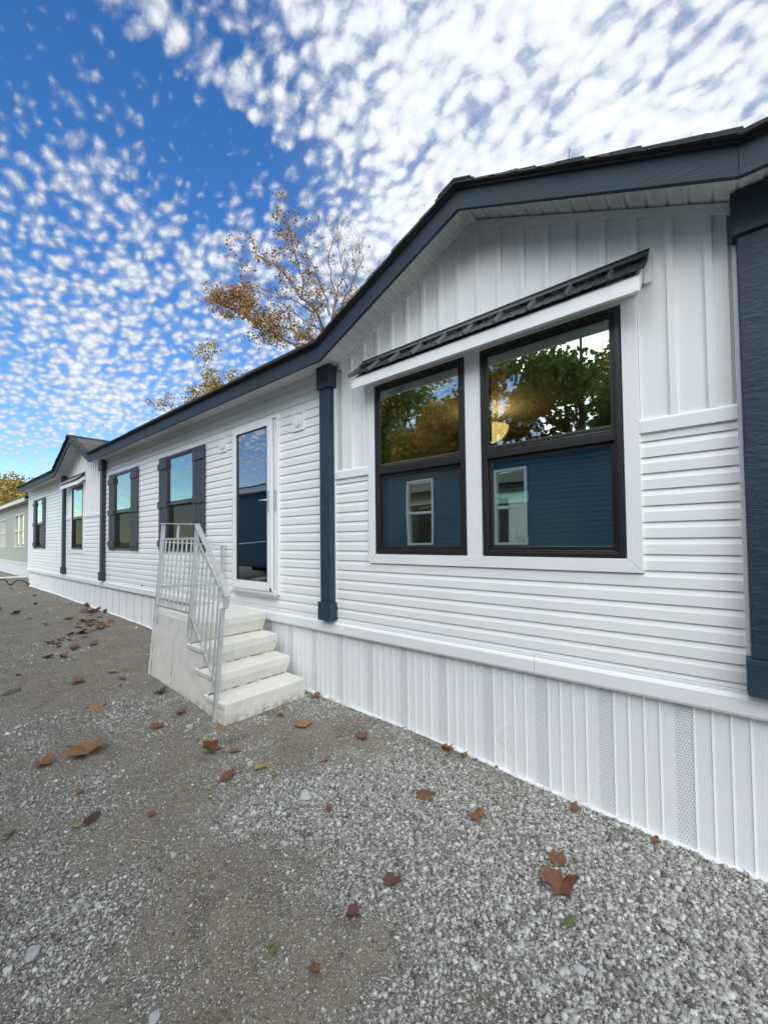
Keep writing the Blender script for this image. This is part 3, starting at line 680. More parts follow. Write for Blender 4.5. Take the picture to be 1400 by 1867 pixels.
def awning(x0, x1, zt=3.372):
    # ribbed sheet sloping from the wall to the front board
    yb, yf, zf = -.006, -.215, 3.178
    mb = MB(); zt2 = zt-.012
    def strip(a, b, ha, hb):                     # ha/hb raise along the sheet normal
        nx_, nz = -(zt2-zf), (yb-yf); l = math.hypot(nx_, nz); ny_, nz_ = nx_/l, nz/l
        P = lambda x, h, e: (x, (yf if e else yb)+ny_*h, (zf if e else zt2)+nz_*h)
        mb.poly([P(a, ha, 1), P(b, hb, 1), P(b, hb, 0), P(a, ha, 0)], [(0, 1, 2, 3)])
        mb.poly([P(a, ha-.003, 1), P(b, hb-.003, 1), P(b, hb-.003, 0), P(a, ha-.003, 0)], [(3, 2, 1, 0)])
    x = x0; pitch = .2285
    while x < x1-.02:
        e = min(x+pitch, x1)
        seq = [(0, 0), (.098, 0), (.104, .005), (.112, .005), (.118, 0), (.160, 0), (.166, .005), (.174, .005), (.180, 0), (pitch, 0)]
        for (u0, h0), (u1, h1) in zip(seq, seq[1:]):
            a, b = x+u0, min(x+u1, x1)
            if b > a: strip(a, b, h0, h1)
        x = e
    aw = mb.build('awning', METALROOF, HOME, fix=False)
    l_ = math.hypot(zt2-zf, yb-yf); ny_, nz_ = -(zt2-zf)/l_, (yb-yf)/l_
    x = x0+.006
    while x < x1-.03:                             # standing ribs, open folded ends
        pt = lambda dx, h, e: (x+dx, (yf-.006 if e else yb-.045)+ny_*h, (zf-.006 if e else zt2-.045)+nz_*h)
        mb = MB(); mb.prism([pt(0, .001, 1), pt(.008, .027, 1), pt(.013, .027, 1), pt(.024, .001, 1)], tuple(p-q for p, q in zip(pt(0, 0, 0), pt(0, 0, 1)))); mb.build('rib', METALRIB, aw)
        x += pitch
    mb = MB(); mb.prism([(x0-.005, -.017, zt+.02), (x0-.005, -.022, zt+.02), (x0-.005, -.030, zt+.000), (x0-.005, -.085, zt-.052), (x0-.005, -.082, zt-.058), (x0-.005, -.017, zt-.005)], (x1-x0+.01, 0, 0)); mb.build('flashing', METALROOF, aw)
    mb = MB(); mb.prism([(x0+.02, -.193, 3.075), (x0+.02, -.193, 3.158), (x0+.02, -.185, 3.172), (x0+.02, -.170, 3.172), (x0+.02, -.170, 3.075)], (x1-x0-.05, 0, 0)); mb.build('front_board', TRIMW, aw, bevel=.003)
    for s, xx in ((-1, x0+.02), (1, x1-.052)):   # side returns
        mb = MB(); mb.prism([(xx, -.169, 3.077), (xx, -.169, 3.172), (xx, -.028, 3.300), (xx, -.028, 3.205), (xx, -.085, 3.165)], (.022, 0, 0)); mb.build('side_return', TRIMW, aw)
    mb = MB(); mb.box(x1-.026, x1+.012, -.030, -.018, 3.19, zt-.002); mb.build('end_strip', TRIMW, aw)
    mb = MB(); mb.box(x0+.043, x1-.053, -.168, -.027, 3.140, 3.150); mb.build('awning_soffit', TRIMW, aw)
    return aw
awning(-2.525, -.275); awning(-12.80, -11.30)

# storm door over an inner door
mb = MB(); x0, x1, z0, z1 = OPEN['door']
mb.ring(x0, x1, z0, z1, .034, -.040, .09); D = mb.build('door', TRIMW, HOME, bevel=.003)
mb = MB(); mb.box(x1-.105, x1-.035, -.020, .02, z0+.034, z1-.034); mb.build('hinge_jamb', TRIMW, D)
mb = MB(); a, b, c, d = x0+.036, -3.935, z0+.036, z1-.036
mb.box(a, a+.095, -.058, -.024, c, d); mb.box(b-.085, b, -.058, -.024, c, d); mb.box(a+.095, b-.085, -.058, -.024, c, c+.105); mb.box(a+.095, b-.085, -.058, -.024, d-.070, d)
mb.build('storm_leaf', TRIMW, D, bevel=.005)
mb = MB(); mb.box(a+.094, b-.084, -.044, -.040, c+.104, d-.069); mb.build('glass_pane', GLASSD, D)
mb = MB(); mb.ring(a+.095, b-.085, c+.105, d-.07, .008, -.060, -.0445); mb.build('glazing_bead', FRAME, D)
mb = MB(); mb.box(x0+.036, x1-.036, .045, .085, z0+.036, z1-.036); mb.build('inner_door', INDOOR, D)
for i in range(3):
    mb = MB(); q = a+.16+i*.19; mb.box(q, q+.13, .036, .0445, 2.42, 2.92); mb.build('inner_door_light', TRIMW, D)
hx = -3.977
mb = MB(); mb.box(hx-.016, hx+.016, -.070, -.0585, 2.06, 2.30); mb.build('handle_plate', GALV, D, bevel=.004)
mb = MB(); mb.tube([(hx, -.070, 2.19), (hx, -.105, 2.19), (hx-.03, -.112, 2.19), (hx-.115, -.112, 2.192)], [.010, .010, .010, .008], 8); mb.build('handle_lever', GALV, D, smooth=True)
mb = MB(); mb.box(x1-.068, x1-.052, -.036, -.0205, 2.06, 2.30); mb.build('latch_plate', GALV, D)
mb = MB(); mb.box(x0+.03, x1-.03, -.075, -.0415, z0-.022, z0-.001); mb.build('threshold', GALV, D)
mb = MB(); mb.box(x1-.13, x1-.105, -.066, -.059, z0+.04, z0+.075); mb.build('door_bumper', RUBBER, D)

# square mounting blocks with a round cover
for xa, za in ((-3.598, 2.912), (-5.198, 2.912)):
    mb = MB(); mb.ring(xa, xa+.205, za, za+.218, 0.028, -.022, .004); mb.box(xa+.028, xa+.177, -.014, .004, za+.028, za+.19); bl = mb.build('mounting_block', TRIMW, HOME, bevel=.003)
    mb = MB(); mb.tube([(xa+.103, -.0145, za+.108), (xa+.103, -.026, za+.108), (xa+.103, -.030, za+.108)], [.062, .062, .052], 20); mb.build('round_cover', TRIMW, bl)
mb = MB(); mb.tube([(-7.866, -.008, .962), (-7.866, -.03, .962)], .011, 8); mb.build('pipe_stub', RUBBER, HOME)

# ------------------------------------------------------------------ things inside the front room
so = empty('sofa', 'pale grey upholstered sofa behind the big front window', 'sofa', (-1.2, 1.3, .92))
def cush(name, x0, x1, y0, y1, z0, z1, bv=.06):
    mb = MB(); mb.box(x0, x1, y0, y1, z0, z1); o = mb.build(name, SOFA, so, bevel=bv); o.modifiers[0].segments = 4; o.modifiers[0].limit_method = 'NONE'
    o.location = (-so.location.x, -so.location.y, -so.location.z); o.data.polygons.foreach_set('use_smooth', [True]*len(o.data.polygons)); return o
cush('base', -2.55, -.75, .50, 1.35, .98, 1.30, .03); cush('armrest', -.75, -.50, .45, 1.40, .98, 1.56); cush('armrest', -2.80, -2.55, .45, 1.40, .98, 1.56)
cush('backrest', -2.55, -.75, .32, .50, 1.0, 1.72); cush('back_cushion', -1.62, -.78, .45, .72, 1.40, 2.02, .09); cush('back_cushion', -2.5, -1.66, .45, .72, 1.40, 1.80, .09)
for i, (fx, fy) in enumerate([(-2.7, .5), (-.6, .5), (-2.7, 1.3), (-.6, 1.3)]):
    mb = MB(); mb.box(fx-.03, fx+.03, fy-.03, fy+.03, .921, .98); o = mb.build('foot', DARK, so); o.location = (-so.location.x, -so.location.y, -so.location.z)
cl = empty('ceiling_lamp', 'lit amber glass bowl lamp hanging behind the front window', 'lamp', (-2.28, 2.1, 3.40))
mb = MB(); mb.tube([(0, 0, 0), (0, 0, -.03)], [.07, .06], 14); mb.tube([(0, 0, -.03), (0, 0, -.30)], .009, 6); mb.build('stem', FRAME, cl)
mb = MB(); mb.tube([(0, 0, -.44), (0, 0, -.425), (0, 0, -.38), (0, 0, -.32), (0, 0, -.24)], [.03, .12, .19, .235, .26], 20, cap=False); mb.build('bowl', emit('amber_glass', (1., .58, .18), 1.9), cl, smooth=True)
for k in range(3):
    a = k*2.094; mb = MB(); mb.tube([(0, 0, -.10), (.12*math.cos(a), .12*math.sin(a), -.18), (.25*math.cos(a), .25*math.sin(a), -.235)], .005, 5); mb.build('arm', FRAME, cl)
pl = bpy.data.lights.new('lamp_bulb', 'POINT'); pl.energy = 5; pl.color = (1, .75, .45); pl.shadow_soft_size = .08
po = bpy.data.objects.new('bulb', pl); COL.objects.link(po); po.location = (0, 0, -.26); po.parent = cl
fl = empty('floor_lamp', 'floor lamp with tall white drum shade inside the front window', 'lamp', (-.42, 1.15, .92))
mb = MB(); mb.tube([(0, 0, 0), (0, 0, .025)], [.14, .13], 16); mb.build('foot', FRAME, fl)
mb = MB(); mb.tube([(0, 0, .025), (0, 0, 1.45)], .012, 8); mb.build('stand', FRAME, fl)
mb = MB(); mb.tube([(0, 0, 1.20), (0, 0, 1.62)], [.17, .15], 20, cap=False); mb.build('lamp_shade', mat('shade_fabric', (.75, .76, .70), .9, .02), fl, smooth=True)

# ------------------------------------------------------------------ concrete steps with railings
ST = empty('entry_steps', 'precast off-white concrete steps with a galvanised railing below the storm door', 'steps', (-3.29, -.105, .10), rz=math.radians(-1.5))
noses = [(0., .215), (-.245, .405), (-.465, .605), (-.690, .815)]; BACK = -1.83
prof = [(0., -.06), (0.004, .215)]
for i in range(3):
    (x0, z0), (x1, z1) = noses[i], noses[i+1]
    prof += [(x1-.062, z0+.004), (x1-.004, z1-.075), (x1, z1)]
prof += [(BACK+.03, .815), (BACK, -.06)]
W0, W1 = .865, .80                               # battered: wider at the foot
mb = MB(); n = len(prof)
def yb_(z): return -(W0-(W0-W1)*max(0, z)/.82)
right = [(x, -.012*max(0, z)/.8, z) for x, z in prof]; left = [(x, yb_(z), z) for x, z in prof]
mb.poly(right+left, [tuple(range(n)), tuple(range(2*n-1, n-1, -1))] + [(i, n+i, n+(i+1) % n, (i+1) % n) for i in range(n)])
bodyo = mb.build('stair_body', CONC, ST, bevel=.010); bodyo.modifiers[0].segments = 3
for i in range(3):                               # tread lips showing past the side panel
    (x0, z0), (x1, z1) = noses[i], noses[i+1]
    mb = MB(); y = yb_(z0); mb.prism([(x0-.03, y+.02, z0-.05), (x1-.10, y+.02, z0-.05), (x1-.14, y+.02, z0-.004), (x0-.02, y+.02, z0-.004)], (0, -.034, 0)); mb.build('tread_lip', CONC, ST, bevel=.008)
# side railing: posts lean with the battered side
RB = -.885
def ry(z): return RB + .075*max(0, z)             # plane of the rail
A_, B_, C_ = -1.655, -.765, -.130                 # post stations
rail = MB()
def P(x, z): return (x, ry(z), z)
def post(x, z0, z1, w=.038):
    mb = MB(); mb.bar(P(x, z0), P(x, z1), w, .026, (1, 0, 0)); return mb
RA = post(A_, .72, 1.835).build('railing', GALV, ST)
post(B_, .66, 1.79).build('post', GALV, RA); post(C_, .03, 1.02).build('post', GALV, RA)
def flat(a, b, w, h, name):
    mb = MB(); mb.bar(P(*a), P(*b), w, h, (0, 0, 1)); mb.build(name, GALV, RA, bevel=.002)
flat((A_-.05, 1.838), (B_+.012, 1.798), .045, .011, 'top_rail')
flat((A_, 1.655), (B_, 1.655), .014, .022, 'middle_rail'); flat((A_, .905), (B_, .905), .014, .022, 'bottom_rail')
# sloped handrail with rounded, turned-down end
hp = [(B_-.004, 1.796), (-.11, 1.225), (-.075, 1.180), (-.062, 1.135), (-.075, 1.02)]
mb = MB(); w = .052; pts = []
for i, (x, z) in enumerate(hp):
    a = Vector((hp[max(i-1, 0)][0], 0, hp[max(i-1, 0)][1])); b = Vector((hp[min(i+1, len(hp)-1)][0], 0, hp[min(i+1, len(hp)-1)][1])); t = (b-a).normalized(); nrm = Vector((t.z, 0, -t.x))*-1
    y = ry(z)
    for sy in (-1, 1):
        for sn in (0, 1): pts.append((x - nrm.x*.014*sn, y+sy*w/2, z - nrm.z*.014*sn))
fs = []
for i in range(len(hp)-1):
    o = i*4; q = o+4
    fs += [(o, o+2, q+2, q), (o+1, q+1, q+3, o+3), (o, q, q+1, o+1), (o+2, o+3, q+3, q+2)]
fs += [(0, 1, 3, 2), (len(pts)-4, len(pts)-2, len(pts)-1, len(pts)-3)]
mb.poly(pts, fs); mb.build('handrail', GALV, RA, bevel=.003)
mU = lambda x: 1.655+(x-B_)*(1.10-1.655)/(-.10-B_)
mL = lambda x: .885+(x-B_)*(.33-.885)/(C_-B_)
flat((B_, mU(B_)), (-.10, mU(-.10)), .014, .022, 'middle_rail'); flat((B_, mL(B_)), (C_, mL(C_)), .014, .022, 'bottom_rail')
for i in range(7):
    x = A_+(B_-A_)*(i+1)/8; mb = MB(); mb.bar(P(x, .916), P(x, 1.645), .013, .013, (1, 0, 0)); mb.build('baluster', GALV, RA)
mb = MB(); mb.bar(P(A_+.42, 1.667), P(A_+.42, 1.812), .022, .012, (1, 0, 0)); mb.build('stub', GALV, RA)
for i in range(6):
    x = B_+(C_-B_)*(i+1)/7; mb = MB(); mb.bar(P(x, mL(x)+.011), P(x, mU(x)-.011), .013, .013, (1, 0, 0)); mb.build('baluster', GALV, RA)
for x, z in ((A_, .74), (A_, .80), (B_, .68), (B_, .76), (C_, .06), (C_, .13)):
    mb = MB(); mb.tube([(x, ry(z)-.012, z), (x, ry(z)-.026, z)], .005, 6); mb.build('bolt', GALV, RA)
# low rail across the back edge
mb = MB(); BX = -1.72; mb.bar((BX, ry(1.6)+.02, 1.625), (BX, .04, 1.57), .045, .011, (0, 0, 1)); br = mb.build('back_railing', GALV, ST)
mb = MB(); mb.bar((BX, .0, .80), (BX, .0, 1.565), .036, .026, (1, 0, 0)); mb.build('post', GALV, br)
mb = MB(); mb.bar((BX, ry(1.1)+.02, 1.10), (BX, .0, 1.06), .014, .03, (0, 0, 1)); mb.build('lower_rail', GALV, br)

# ------------------------------------------------------------------ neighbouring homes
def simple_home(name, label, x0, x1, yw, yd, siding_m, trim_m, ops, skirt, facing, frame_m):
    # facing -1: front looks to -Y (wall at yw, body towards +Y); +1: the reverse
    h = empty(name, label, 'house', ((x0+x1)/2, yw-facing*yd/2, .33)); off = Vector(h.location)
    def fin(o): o.location = -off; return o
    fl_ = facing < 0
    def yy(d): return yw + facing*d                # d>0: out from the front
    mb = MB(); wall_fill(x0, x1, .93, 3.45, ops, yy(-.012), yy(-.1), mb); fin(mb.build('wall_sheathing', INNER, h))
    k = 0
    while LAP0+(k+1)*LAP < 3.45:
        c, d = LAP0+k*LAP, LAP0+(k+1)*LAP; segs = [(x0, x1)]
        for o in ops:
            if o[2] < (c+d)/2 < o[3]: segs = [s for (p, q) in segs for s in ((p, min(q, o[0])), (max(p, o[1]), q)) if s[1]-s[0] > .01]
        for p, q in segs:
            mb = MB(); mb.prism([(p, yy(.012), c), (p, yy(.010), c+.055), (p, yy(0), d), (p, yy(-.011), d), (p, yy(-.011), c)], (q-p, 0, 0)); fin(mb.build('siding_board', siding_m, h))
        k += 1
    for xx in (x0, x1):
        mb = MB(); mb.box(xx-.03, xx+.03, yy(.02), yy(-.03), .93, 3.45); fin(mb.build('corner_trim', trim_m, h))
    for o in ops:
        a, b, c, d = o
        mb = MB(); mb.ring(a-.035, b+.035, c-.035, d+.035, .05, yy(.035), yy(-.08)); w = fin(mb.build('window', frame_m, h))
        def sub(bx, nm, m):
            q = MB(); q.box(*bx); oo = q.build(nm, m, w); return oo
        zm = (c+d)/2
        sub((a+.015, b-.015, yy(.012), yy(-.05), zm-.03, zm+.03), 'meeting_rail', frame_m)
        if b-a > 1.1: sub(((a+b)/2-.04, (a+b)/2+.04, yy(.02), yy(-.05), c+.015, zm-.03), 'mullion', frame_m); sub(((a+b)/2-.04, (a+b)/2+.04, yy(.02), yy(-.05), zm+.03, d-.015), 'mullion', frame_m)
        sub((a+.01, b-.01, yy(-.03), yy(-.034), c+.01, d-.01), 'glass_pane', GLASS)
    mb = MB(); mb.box(x0+.1, x1-.1, yy(-.101), yy(-yd+.1), .8, .93); mb.box(x0+.1, x1-.1, yy(-.101), yy(-yd+.1), 3.40, 3.45); mb.box(x0, x1, yy(-yd), yy(-yd+.1), .93, 3.45)
    mb.box(x0, x0+.09, yy(-.1), yy(-yd+.1), .93, 3.45); mb.box(x1-.09, x1, yy(-.1), yy(-yd+.1), .93, 3.45); fin(mb.build('shell', siding_m, h))
    mb = MB(); mb.box(x0-.25, x1+.25, yy(.28), yy(.305), 3.38, 3.54); fin(mb.build('fascia_board', trim_m, h))
    mb = MB(); mb.box(x0-.25, x1+.25, yy(.279), yy(-.02), 3.451, 3.465); fin(mb.build('soffit', trim_m, h))
    rz = lambda d: 3.541+.25*(.33-d)
    mb = MB(); mid_ = -yd/2; pr = [(x0-.3, yy(.33), rz(.33)), (x0-.3, yy(mid_), rz(mid_)), (x0-.3, yy(-yd-.33), rz(.33)), (x0-.3, yy(-yd-.33), rz(.33)+.05), (x0-.3, yy(mid_), rz(mid_)+.05), (x0-.3, yy(.33), rz(.33)+.05)]
    mb.prism(pr, (x1-x0+.6, 0, 0)); fin(mb.build('roof', SHING, h))
    for xx in (x0, x1-.06):
        mb = MB(); mb.prism([(xx, yy(0), 3.45), (xx, yy(-yd), 3.45), (xx, yy(mid_), rz(mid_)-.02)], (.06, 0, 0)); fin(mb.build('gable_wall', siding_m, h))
    if skirt:
        n = int((x1-x0)/.39)
        for i in range(n):
            a = x0+(x1-x0)*i/n; b = x0+(x1-x0)*(i+1)/n
            mb = MB(); mb.prism([(a, yy(.0), .1), (a+.1, yy(.004), .1), (b-.01, yy(.004), .1), (b, yy(.0), .1), (b, yy(-.02), .1), (a, yy(-.02), .1)], (0, 0, .76)); fin(mb.build('skirting_panel', GREYSK, h))
        mb = MB(); mb.box(x0, x1, yy(.03), yy(-.02), .861, .945); fin(mb.build('skirt_rail', GREYSK, h))
    else:
        mb = MB(); mb.box(x0+.2, x1-.2, yy(-.6), yy(-.72), .62, .8); mb.box(x0+.2, x1-.2, yy(-yd+.72), yy(-yd+.6), .62, .8); fin(mb.build('chassis_beam', DARK, h))
        xs = np.linspace(x0+1, x1-1, 7)
        for xx in xs:
            for d in (-.66, -yd+.66):
                mb = MB(); mb.box(xx-.2, xx+.2, yy(d-.2), yy(d+.2), 0., .619); fin(mb.build('block_pier', CONC if False else INNER, h))
    return h
simple_home('neighbouring_home', 'beige sided home with pale window frames beyond the white home', -36.5, -20.9, .60, 4.6, BEIGE, CREAM, [(-24.6, -22.4, 1.60, 2.98), (-28.4, -27.1, 1.60, 2.92), (-33, -31.8, 1.6, 2.95)], True, -1, CREAM)
simple_home('opposite_home', 'dark blue sided home across the lane, seen mirrored in the windows', -13.8, 6.5, -5.25, 4.6, BLUE, TRIMW, [(-5.90, -5.20, 1.62, 3.12), (-3.62, -2.98, 1.62, 3.12), (-9.6, -8.7, 1.62, 3.12), (1.6, 2.4, 1.62, 3.12)], False, 1, TRIMW)

# ------------------------------------------------------------------ trees
def leaf_quads(cent, size, n_jit=1.0):
    n = len(cent); a = rng.normal(size=(n, 3)); a /= np.linalg.norm(a, axis=1)[:, None]; b = np.cross(a, rng.normal(size=(n, 3))); b /= np.linalg.norm(b, axis=1)[:, None]
    s = size*rng.uniform(.6, 1.3, n)[:, None]
    v = np.stack([cent-a*s*.5, cent+b*s*.36, cent+a*s*.5, cent-b*s*.36], 1)
    return v.reshape(-1, 3), (np.arange(n)[:, None]*4+np.arange(4)[None])
def leafy_tree(name, label, loc, H, R, lm, nleaf, lsize, group, crown0=.3, seed=0, cat='tree'):
    r = random.Random(seed); t = empty(name, label, cat, loc, group)
    mb = MB(); lean = (r.uniform(-.4, .4), r.uniform(-.4, .4)); top = Vector((lean[0], lean[1], H*.86))
    tr = [Vector((lean[0]*f*f, lean[1]*f*f, H*.86*f)) for f in (0, .2, .4, .6, .8, 1)]
    mb.tube(tr, [.022*H*(1-.9*i/5)+.02 for i in range(6)], 8)
    clumps = []
    for i in range(16):
        f = r.uniform(crown0*.9, .85); b = tr[0].lerp(tr[-1], f); a = r.uniform(0, 6.28); l = R*(1-.55*(f-crown0))*r.uniform(.6, 1.05)
        e = b+Vector((math.cos(a)*l, math.sin(a)*l, l*r.uniform(.25, .75))); m_ = b.lerp(e, .5)+Vector((0, 0, .08*l))
        mb.tube([b, m_, e], [.010*H*(1-f*.6), .006*H, .0015*H], 5)
        clumps += [(e, R*r.uniform(.28, .42)), (m_.lerp(e, .5), R*r.uniform(.25, .38)), (e+Vector((r.uniform(-1, 1), r.uniform(-1, 1), r.uniform(-.2, 1)))*R*.35, R*r.uniform(.18, .34))]
    for i in range(14):
        a = r.uniform(0, 6.28); z = r.uniform(crown0, 1.0); rr = R*math.sqrt(max(.05, 1-((z-.55)/.5)**2))*r.uniform(.3, .95)
        clumps.append((Vector((lean[0]+math.cos(a)*rr, lean[1]+math.sin(a)*rr, z*H)), R*r.uniform(.2, .36)))
    mb.build('trunk', BARKD, t, smooth=True, fix=False)
    w = np.array([c[1]**2 for c in clumps]); w /= w.sum(); ci = rng.choice(len(clumps), nleaf, p=w)
    C = np.array([tuple(c[0]) for c in clumps])[ci]; Rr = np.array([c[1] for c in clumps])[ci]
    d = rng.normal(size=(nleaf, 3)); d /= np.linalg.norm(d, axis=1)[:, None]
    cen = C + d*(Rr*rng.uniform(.15, 1, nleaf)**.6)[:, None]*np.array([1, 1, .75])
    v, f = leaf_quads(cen, lsize); np_mesh('crown', v, f, lm, t); return t

# bare tree with a few brown leaves behind the white home (lateral / height polylines in metres)
BT = empty('bare_tree', 'nearly bare tree with tan and brown leaves on its drooping limbs behind the roof', 'tree', (-12.9, 9.2, .2))
lat = Vector((.68, .73, 0)); dep = Vector((-.73, .68, 0))
limbs = [  # (points, base radius, tip radius, leafiness)
    ([(.1, 0), (0, 5), (-.05, 9.3), (.07, 11.5)], .26, .10, 0),
    ([(.07, 11.5), (.5, 12.3), (.95, 13.5), (1.25, 14.6), (1.65, 15.9), (1.75, 16.6)], .075, .012, .02),
    ([(.07, 11.5), (.3, 12.5), (.45, 13.6), (.6, 14.8), (.95, 15.9), (.85, 16.6)], .07, .012, .03),
    ([(.3, 12.5), (.08, 13.6), (-.05, 14.6), (.1, 15.6), (.35, 16.4)], .045, .010, .06),
    ([(.07, 11.6), (-.25, 12.8), (-.75, 13.7), (-.95, 14.6), (-.85, 15.6)], .05, .010, .03),
    ([(.5, 12.3), (1.3, 12.9), (2.2, 13.3)], .035, .008, .08),
    ([(.07, 11.4), (.7, 11.9), (1.1, 12.1), (1.7, 12.0)], .03, .008, .55),
    ([(.9, 13.4), (.5, 14.6), (.4, 15.7), (.6, 16.7)], .03, .008, 0),
    ([(1.25, 14.6), (1.2, 15.6), (1.35, 16.4)], .025, .008, 0),
    ([(-.04, 9.2), (-.3, 10.7), (-.83, 11.7), (-1.3, 12.4), (-1.7, 13.3), (-2.5, 14.05), (-3.7, 14.7)], .10, .012, .6),
    ([(-1.3, 12.4), (-1.3, 13.3), (-1.55, 14.3), (-1.75, 15.1), (-2.0, 15.9)], .05, .010, .8),
    ([(-.83, 11.7), (-1.9, 12.2), (-3.0, 12.8), (-4.1, 13.4)], .035, .008, .2),
    ([(-.3, 10.7), (-1.2, 10.9), (-2.1, 11.6), (-2.8, 12.1)], .03, .008, .1),
    ([(-.03, 8.2), (-1.4, 9.9), (-2.4, 10.45), (-3.0, 10.5), (-3.6, 10.9), (-4.4, 11.8), (-5.5, 12.5)], .085, .012, 2.2),
    ([(-.05, 9.0), (-.9, 10.2), (-1.9, 10.8), (-3.2, 11.3), (-4.4, 11.8), (-5.0, 12.3)], .06, .010, 1.8),
    ([(-3.2, 11.3), (-3.8, 12.1), (-4.5, 12.7)], .03, .008, 2.4),
    ([(-.9, 10.2), (-.9, 11.0), (-.7, 11.6)], .02, .006, .7)]
tb = MB(); lv = []
R2 = random.Random(3)
def twig(p, d, L, r, leaf, lvl):
    pts = [p]; dd = d.copy()
    for i in range(3):
        dd = (dd + Vector((R2.gauss(0, .16), R2.gauss(0, .16), R2.gauss(.07, .12)))).normalized(); pts.append(pts[-1]+dd*L/3)
    tb.tube(pts, [r, r*.75, r*.5, r*.25], 4 if lvl < 2 else 3, cap=False)
    if leaf > 0:
        for q in pts[1:]:
            for _ in range(5):
                if R2.random() < leaf*(.07 if lvl == 0 else .10): lv.append(tuple(q+Vector((R2.gauss(0, .10), R2.gauss(0, .10), R2.gauss(-.02, .10)))))
    if lvl < 2:
        for _ in range(5 if lvl == 0 else 3):
            i = R2.choice([1, 2, 3]); nd = (dd+Vector((R2.gauss(0, .5), R2.gauss(0, .5), R2.gauss(.12, .4)))).normalized(); twig(pts[i], nd, L*R2.uniform(.45, .7), r*.55, leaf, lvl+1)
for pl_, r0, r1, leaf in limbs:
    off = R2.uniform(-1.4, 1.4) if leaf or r0 < .09 else 0; P3 = []
    n = len(pl_)
    for i, (s_, h_) in enumerate(pl_):
        f = i/(n-1); P3.append(lat*s_*.9+dep*(off*f)+Vector((R2.gauss(0, .05), R2.gauss(0, .05), h_ if h_ < 11 else 11+(h_-11)*.72)))
    fine = []
    for i in range(n-1):
        for j in range(3): fine.append(P3[i].lerp(P3[i+1], j/3)+Vector((R2.gauss(0, .035), R2.gauss(0, .035), R2.gauss(0, .03)))*(1 if (i or j) else 0))
    fine.append(P3[-1]); m_ = len(fine)
    tb.tube(fine, [r0+(r1-r0)*(i/(m_-1))**.7 for i in range(m_)], 7 if r0 > .06 else 5, cap=False)
    if r0 < .2:
        for i in range(2, m_):
            if i < m_*.3 and R2.random() < .5: continue
            for _ in range(2 if i < m_-1 else 3):
                t = (fine[i]-fine[i-1]).normalized(); nd = (t*.8+Vector((R2.gauss(0, .6), R2.gauss(0, .6), R2.gauss(.25, .45)))).normalized()
                twig(fine[i], nd, R2.uniform(.35, .85), .0095*(1-.45*i/m_), leaf, 0)
tb.build('trunk', BARK, BT, fix=False)
v, f = leaf_quads(np.array(lv), .115); np_mesh('crown', v, f, L_BROWN, BT)

def at_dir(dx, dz, P_): return (dx*P_, P_-CAM_D, ZC+dz*P_)
leafy_tree('yellow_tree', 'small yellow tree with wispy crown poking above the roof of the white home', (-1.88*11.5, 11.5-CAM_D, .2), 12.7, 2.0, L_YELLOW, 8000, .14, 'trees behind the white home', .6, 21)
leafy_tree('yellow_tree', 'thin orange tree, the smallest showing just over the roof edge', (-2.52*11.5, 11.5-CAM_D, .2), 11.7, 1.3, L_YELLOW, 2600, .14, 'trees behind the white home', .6, 22)
for i, (x, y, h, r_, lm, lab) in enumerate([
    (-52, 2.5, 8.2, 3.4, L_AUTUMN, 'bushy green and orange tree behind the beige home'), (-60, 5.5, 9.6, 3.8, L_AUTUMN, 'tall orange tipped tree rising behind the beige home'),
    (-48, 4.2, 6.6, 2.8, L_YELLOW, 'low yellow green tree beside the beige home roof'), (-66, 2, 10.6, 4.2, L_YELLOW, 'far yellow tree, tallest of the wood behind the beige home')]):
    leafy_tree('autumn_tree', lab, (x, y, .2), h, r_, lm, 9000, .30, 'autumn trees behind the beige home', .12, 40+i)
for i, (x, y, h, r_, lm, lab) in enumerate([
    (2.3, -15.5, 12.3, 3.9, L_GREEN, 'dark green tree standing behind the roof of the blue home'), (-4.4, -16, 12.2, 3.7, L_GREEN, 'full green tree between gold ones behind the blue home'),
    (-8.9, -16.5, 11.2, 3.2, L_RUST, 'rust coloured tree behind the blue home'), (-15.5, -18, 12.5, 4.2, L_GREEN, 'deep green spreading tree beyond the end of the blue home'),
    (-12.4, -17, 11.6, 3.3, L_AUTUMN, 'green and gold tree behind the blue home'), (8., -16, 13., 4.6, L_AUTUMN, 'wide olive and gold tree behind the blue home'), (-1.0, -21, 12.5, 4.2, L_AUTUMN, 'pale gold tree set back behind the blue home')]):
    leafy_tree('backdrop_tree', lab, (x, y, .0), h, r_, lm, 15000, .27, 'trees behind the blue home', .16, 60+i)

# ------------------------------------------------------------------ fallen leaves, stones and odds and ends
def leaf_mat(name, c, vein):
    m = bpy.data.materials.new(name); m.use_nodes = True; nt = m.node_tree; b = nt.nodes['Principled BSDF']
    oc = N(nt, 'ShaderNodeTexCoord').outputs['Object']
    n = N(nt, 'ShaderNodeTexNoise', {'Vector': oc, 'Scale': 5., 'Detail': 6., 'Roughness': .7}).outputs[0]
    c0 = tuple(k*.55 for k in c); cc = mixc(nt, maprange(nt, n, .3, .7), c0, tuple(min(1, k*1.25) for k in c))
    s = N(nt, 'ShaderNodeSeparateXYZ', {0: oc}).outputs
    ang = math_(nt, 'ARCTAN2', s[1], math_(nt, 'ADD', s[0], .38)); v = math_(nt, 'ABSOLUTE', math_(nt, 'SINE', math_(nt, 'MULTIPLY', ang, 3.6)))
    cc = mixc(nt, maprange(nt, v, 0., .09, .55, 0.), cc, vein)
    nt.links.new(cc, b.inputs['Base Color']); b.inputs['Roughness'].default_value = .65; return m
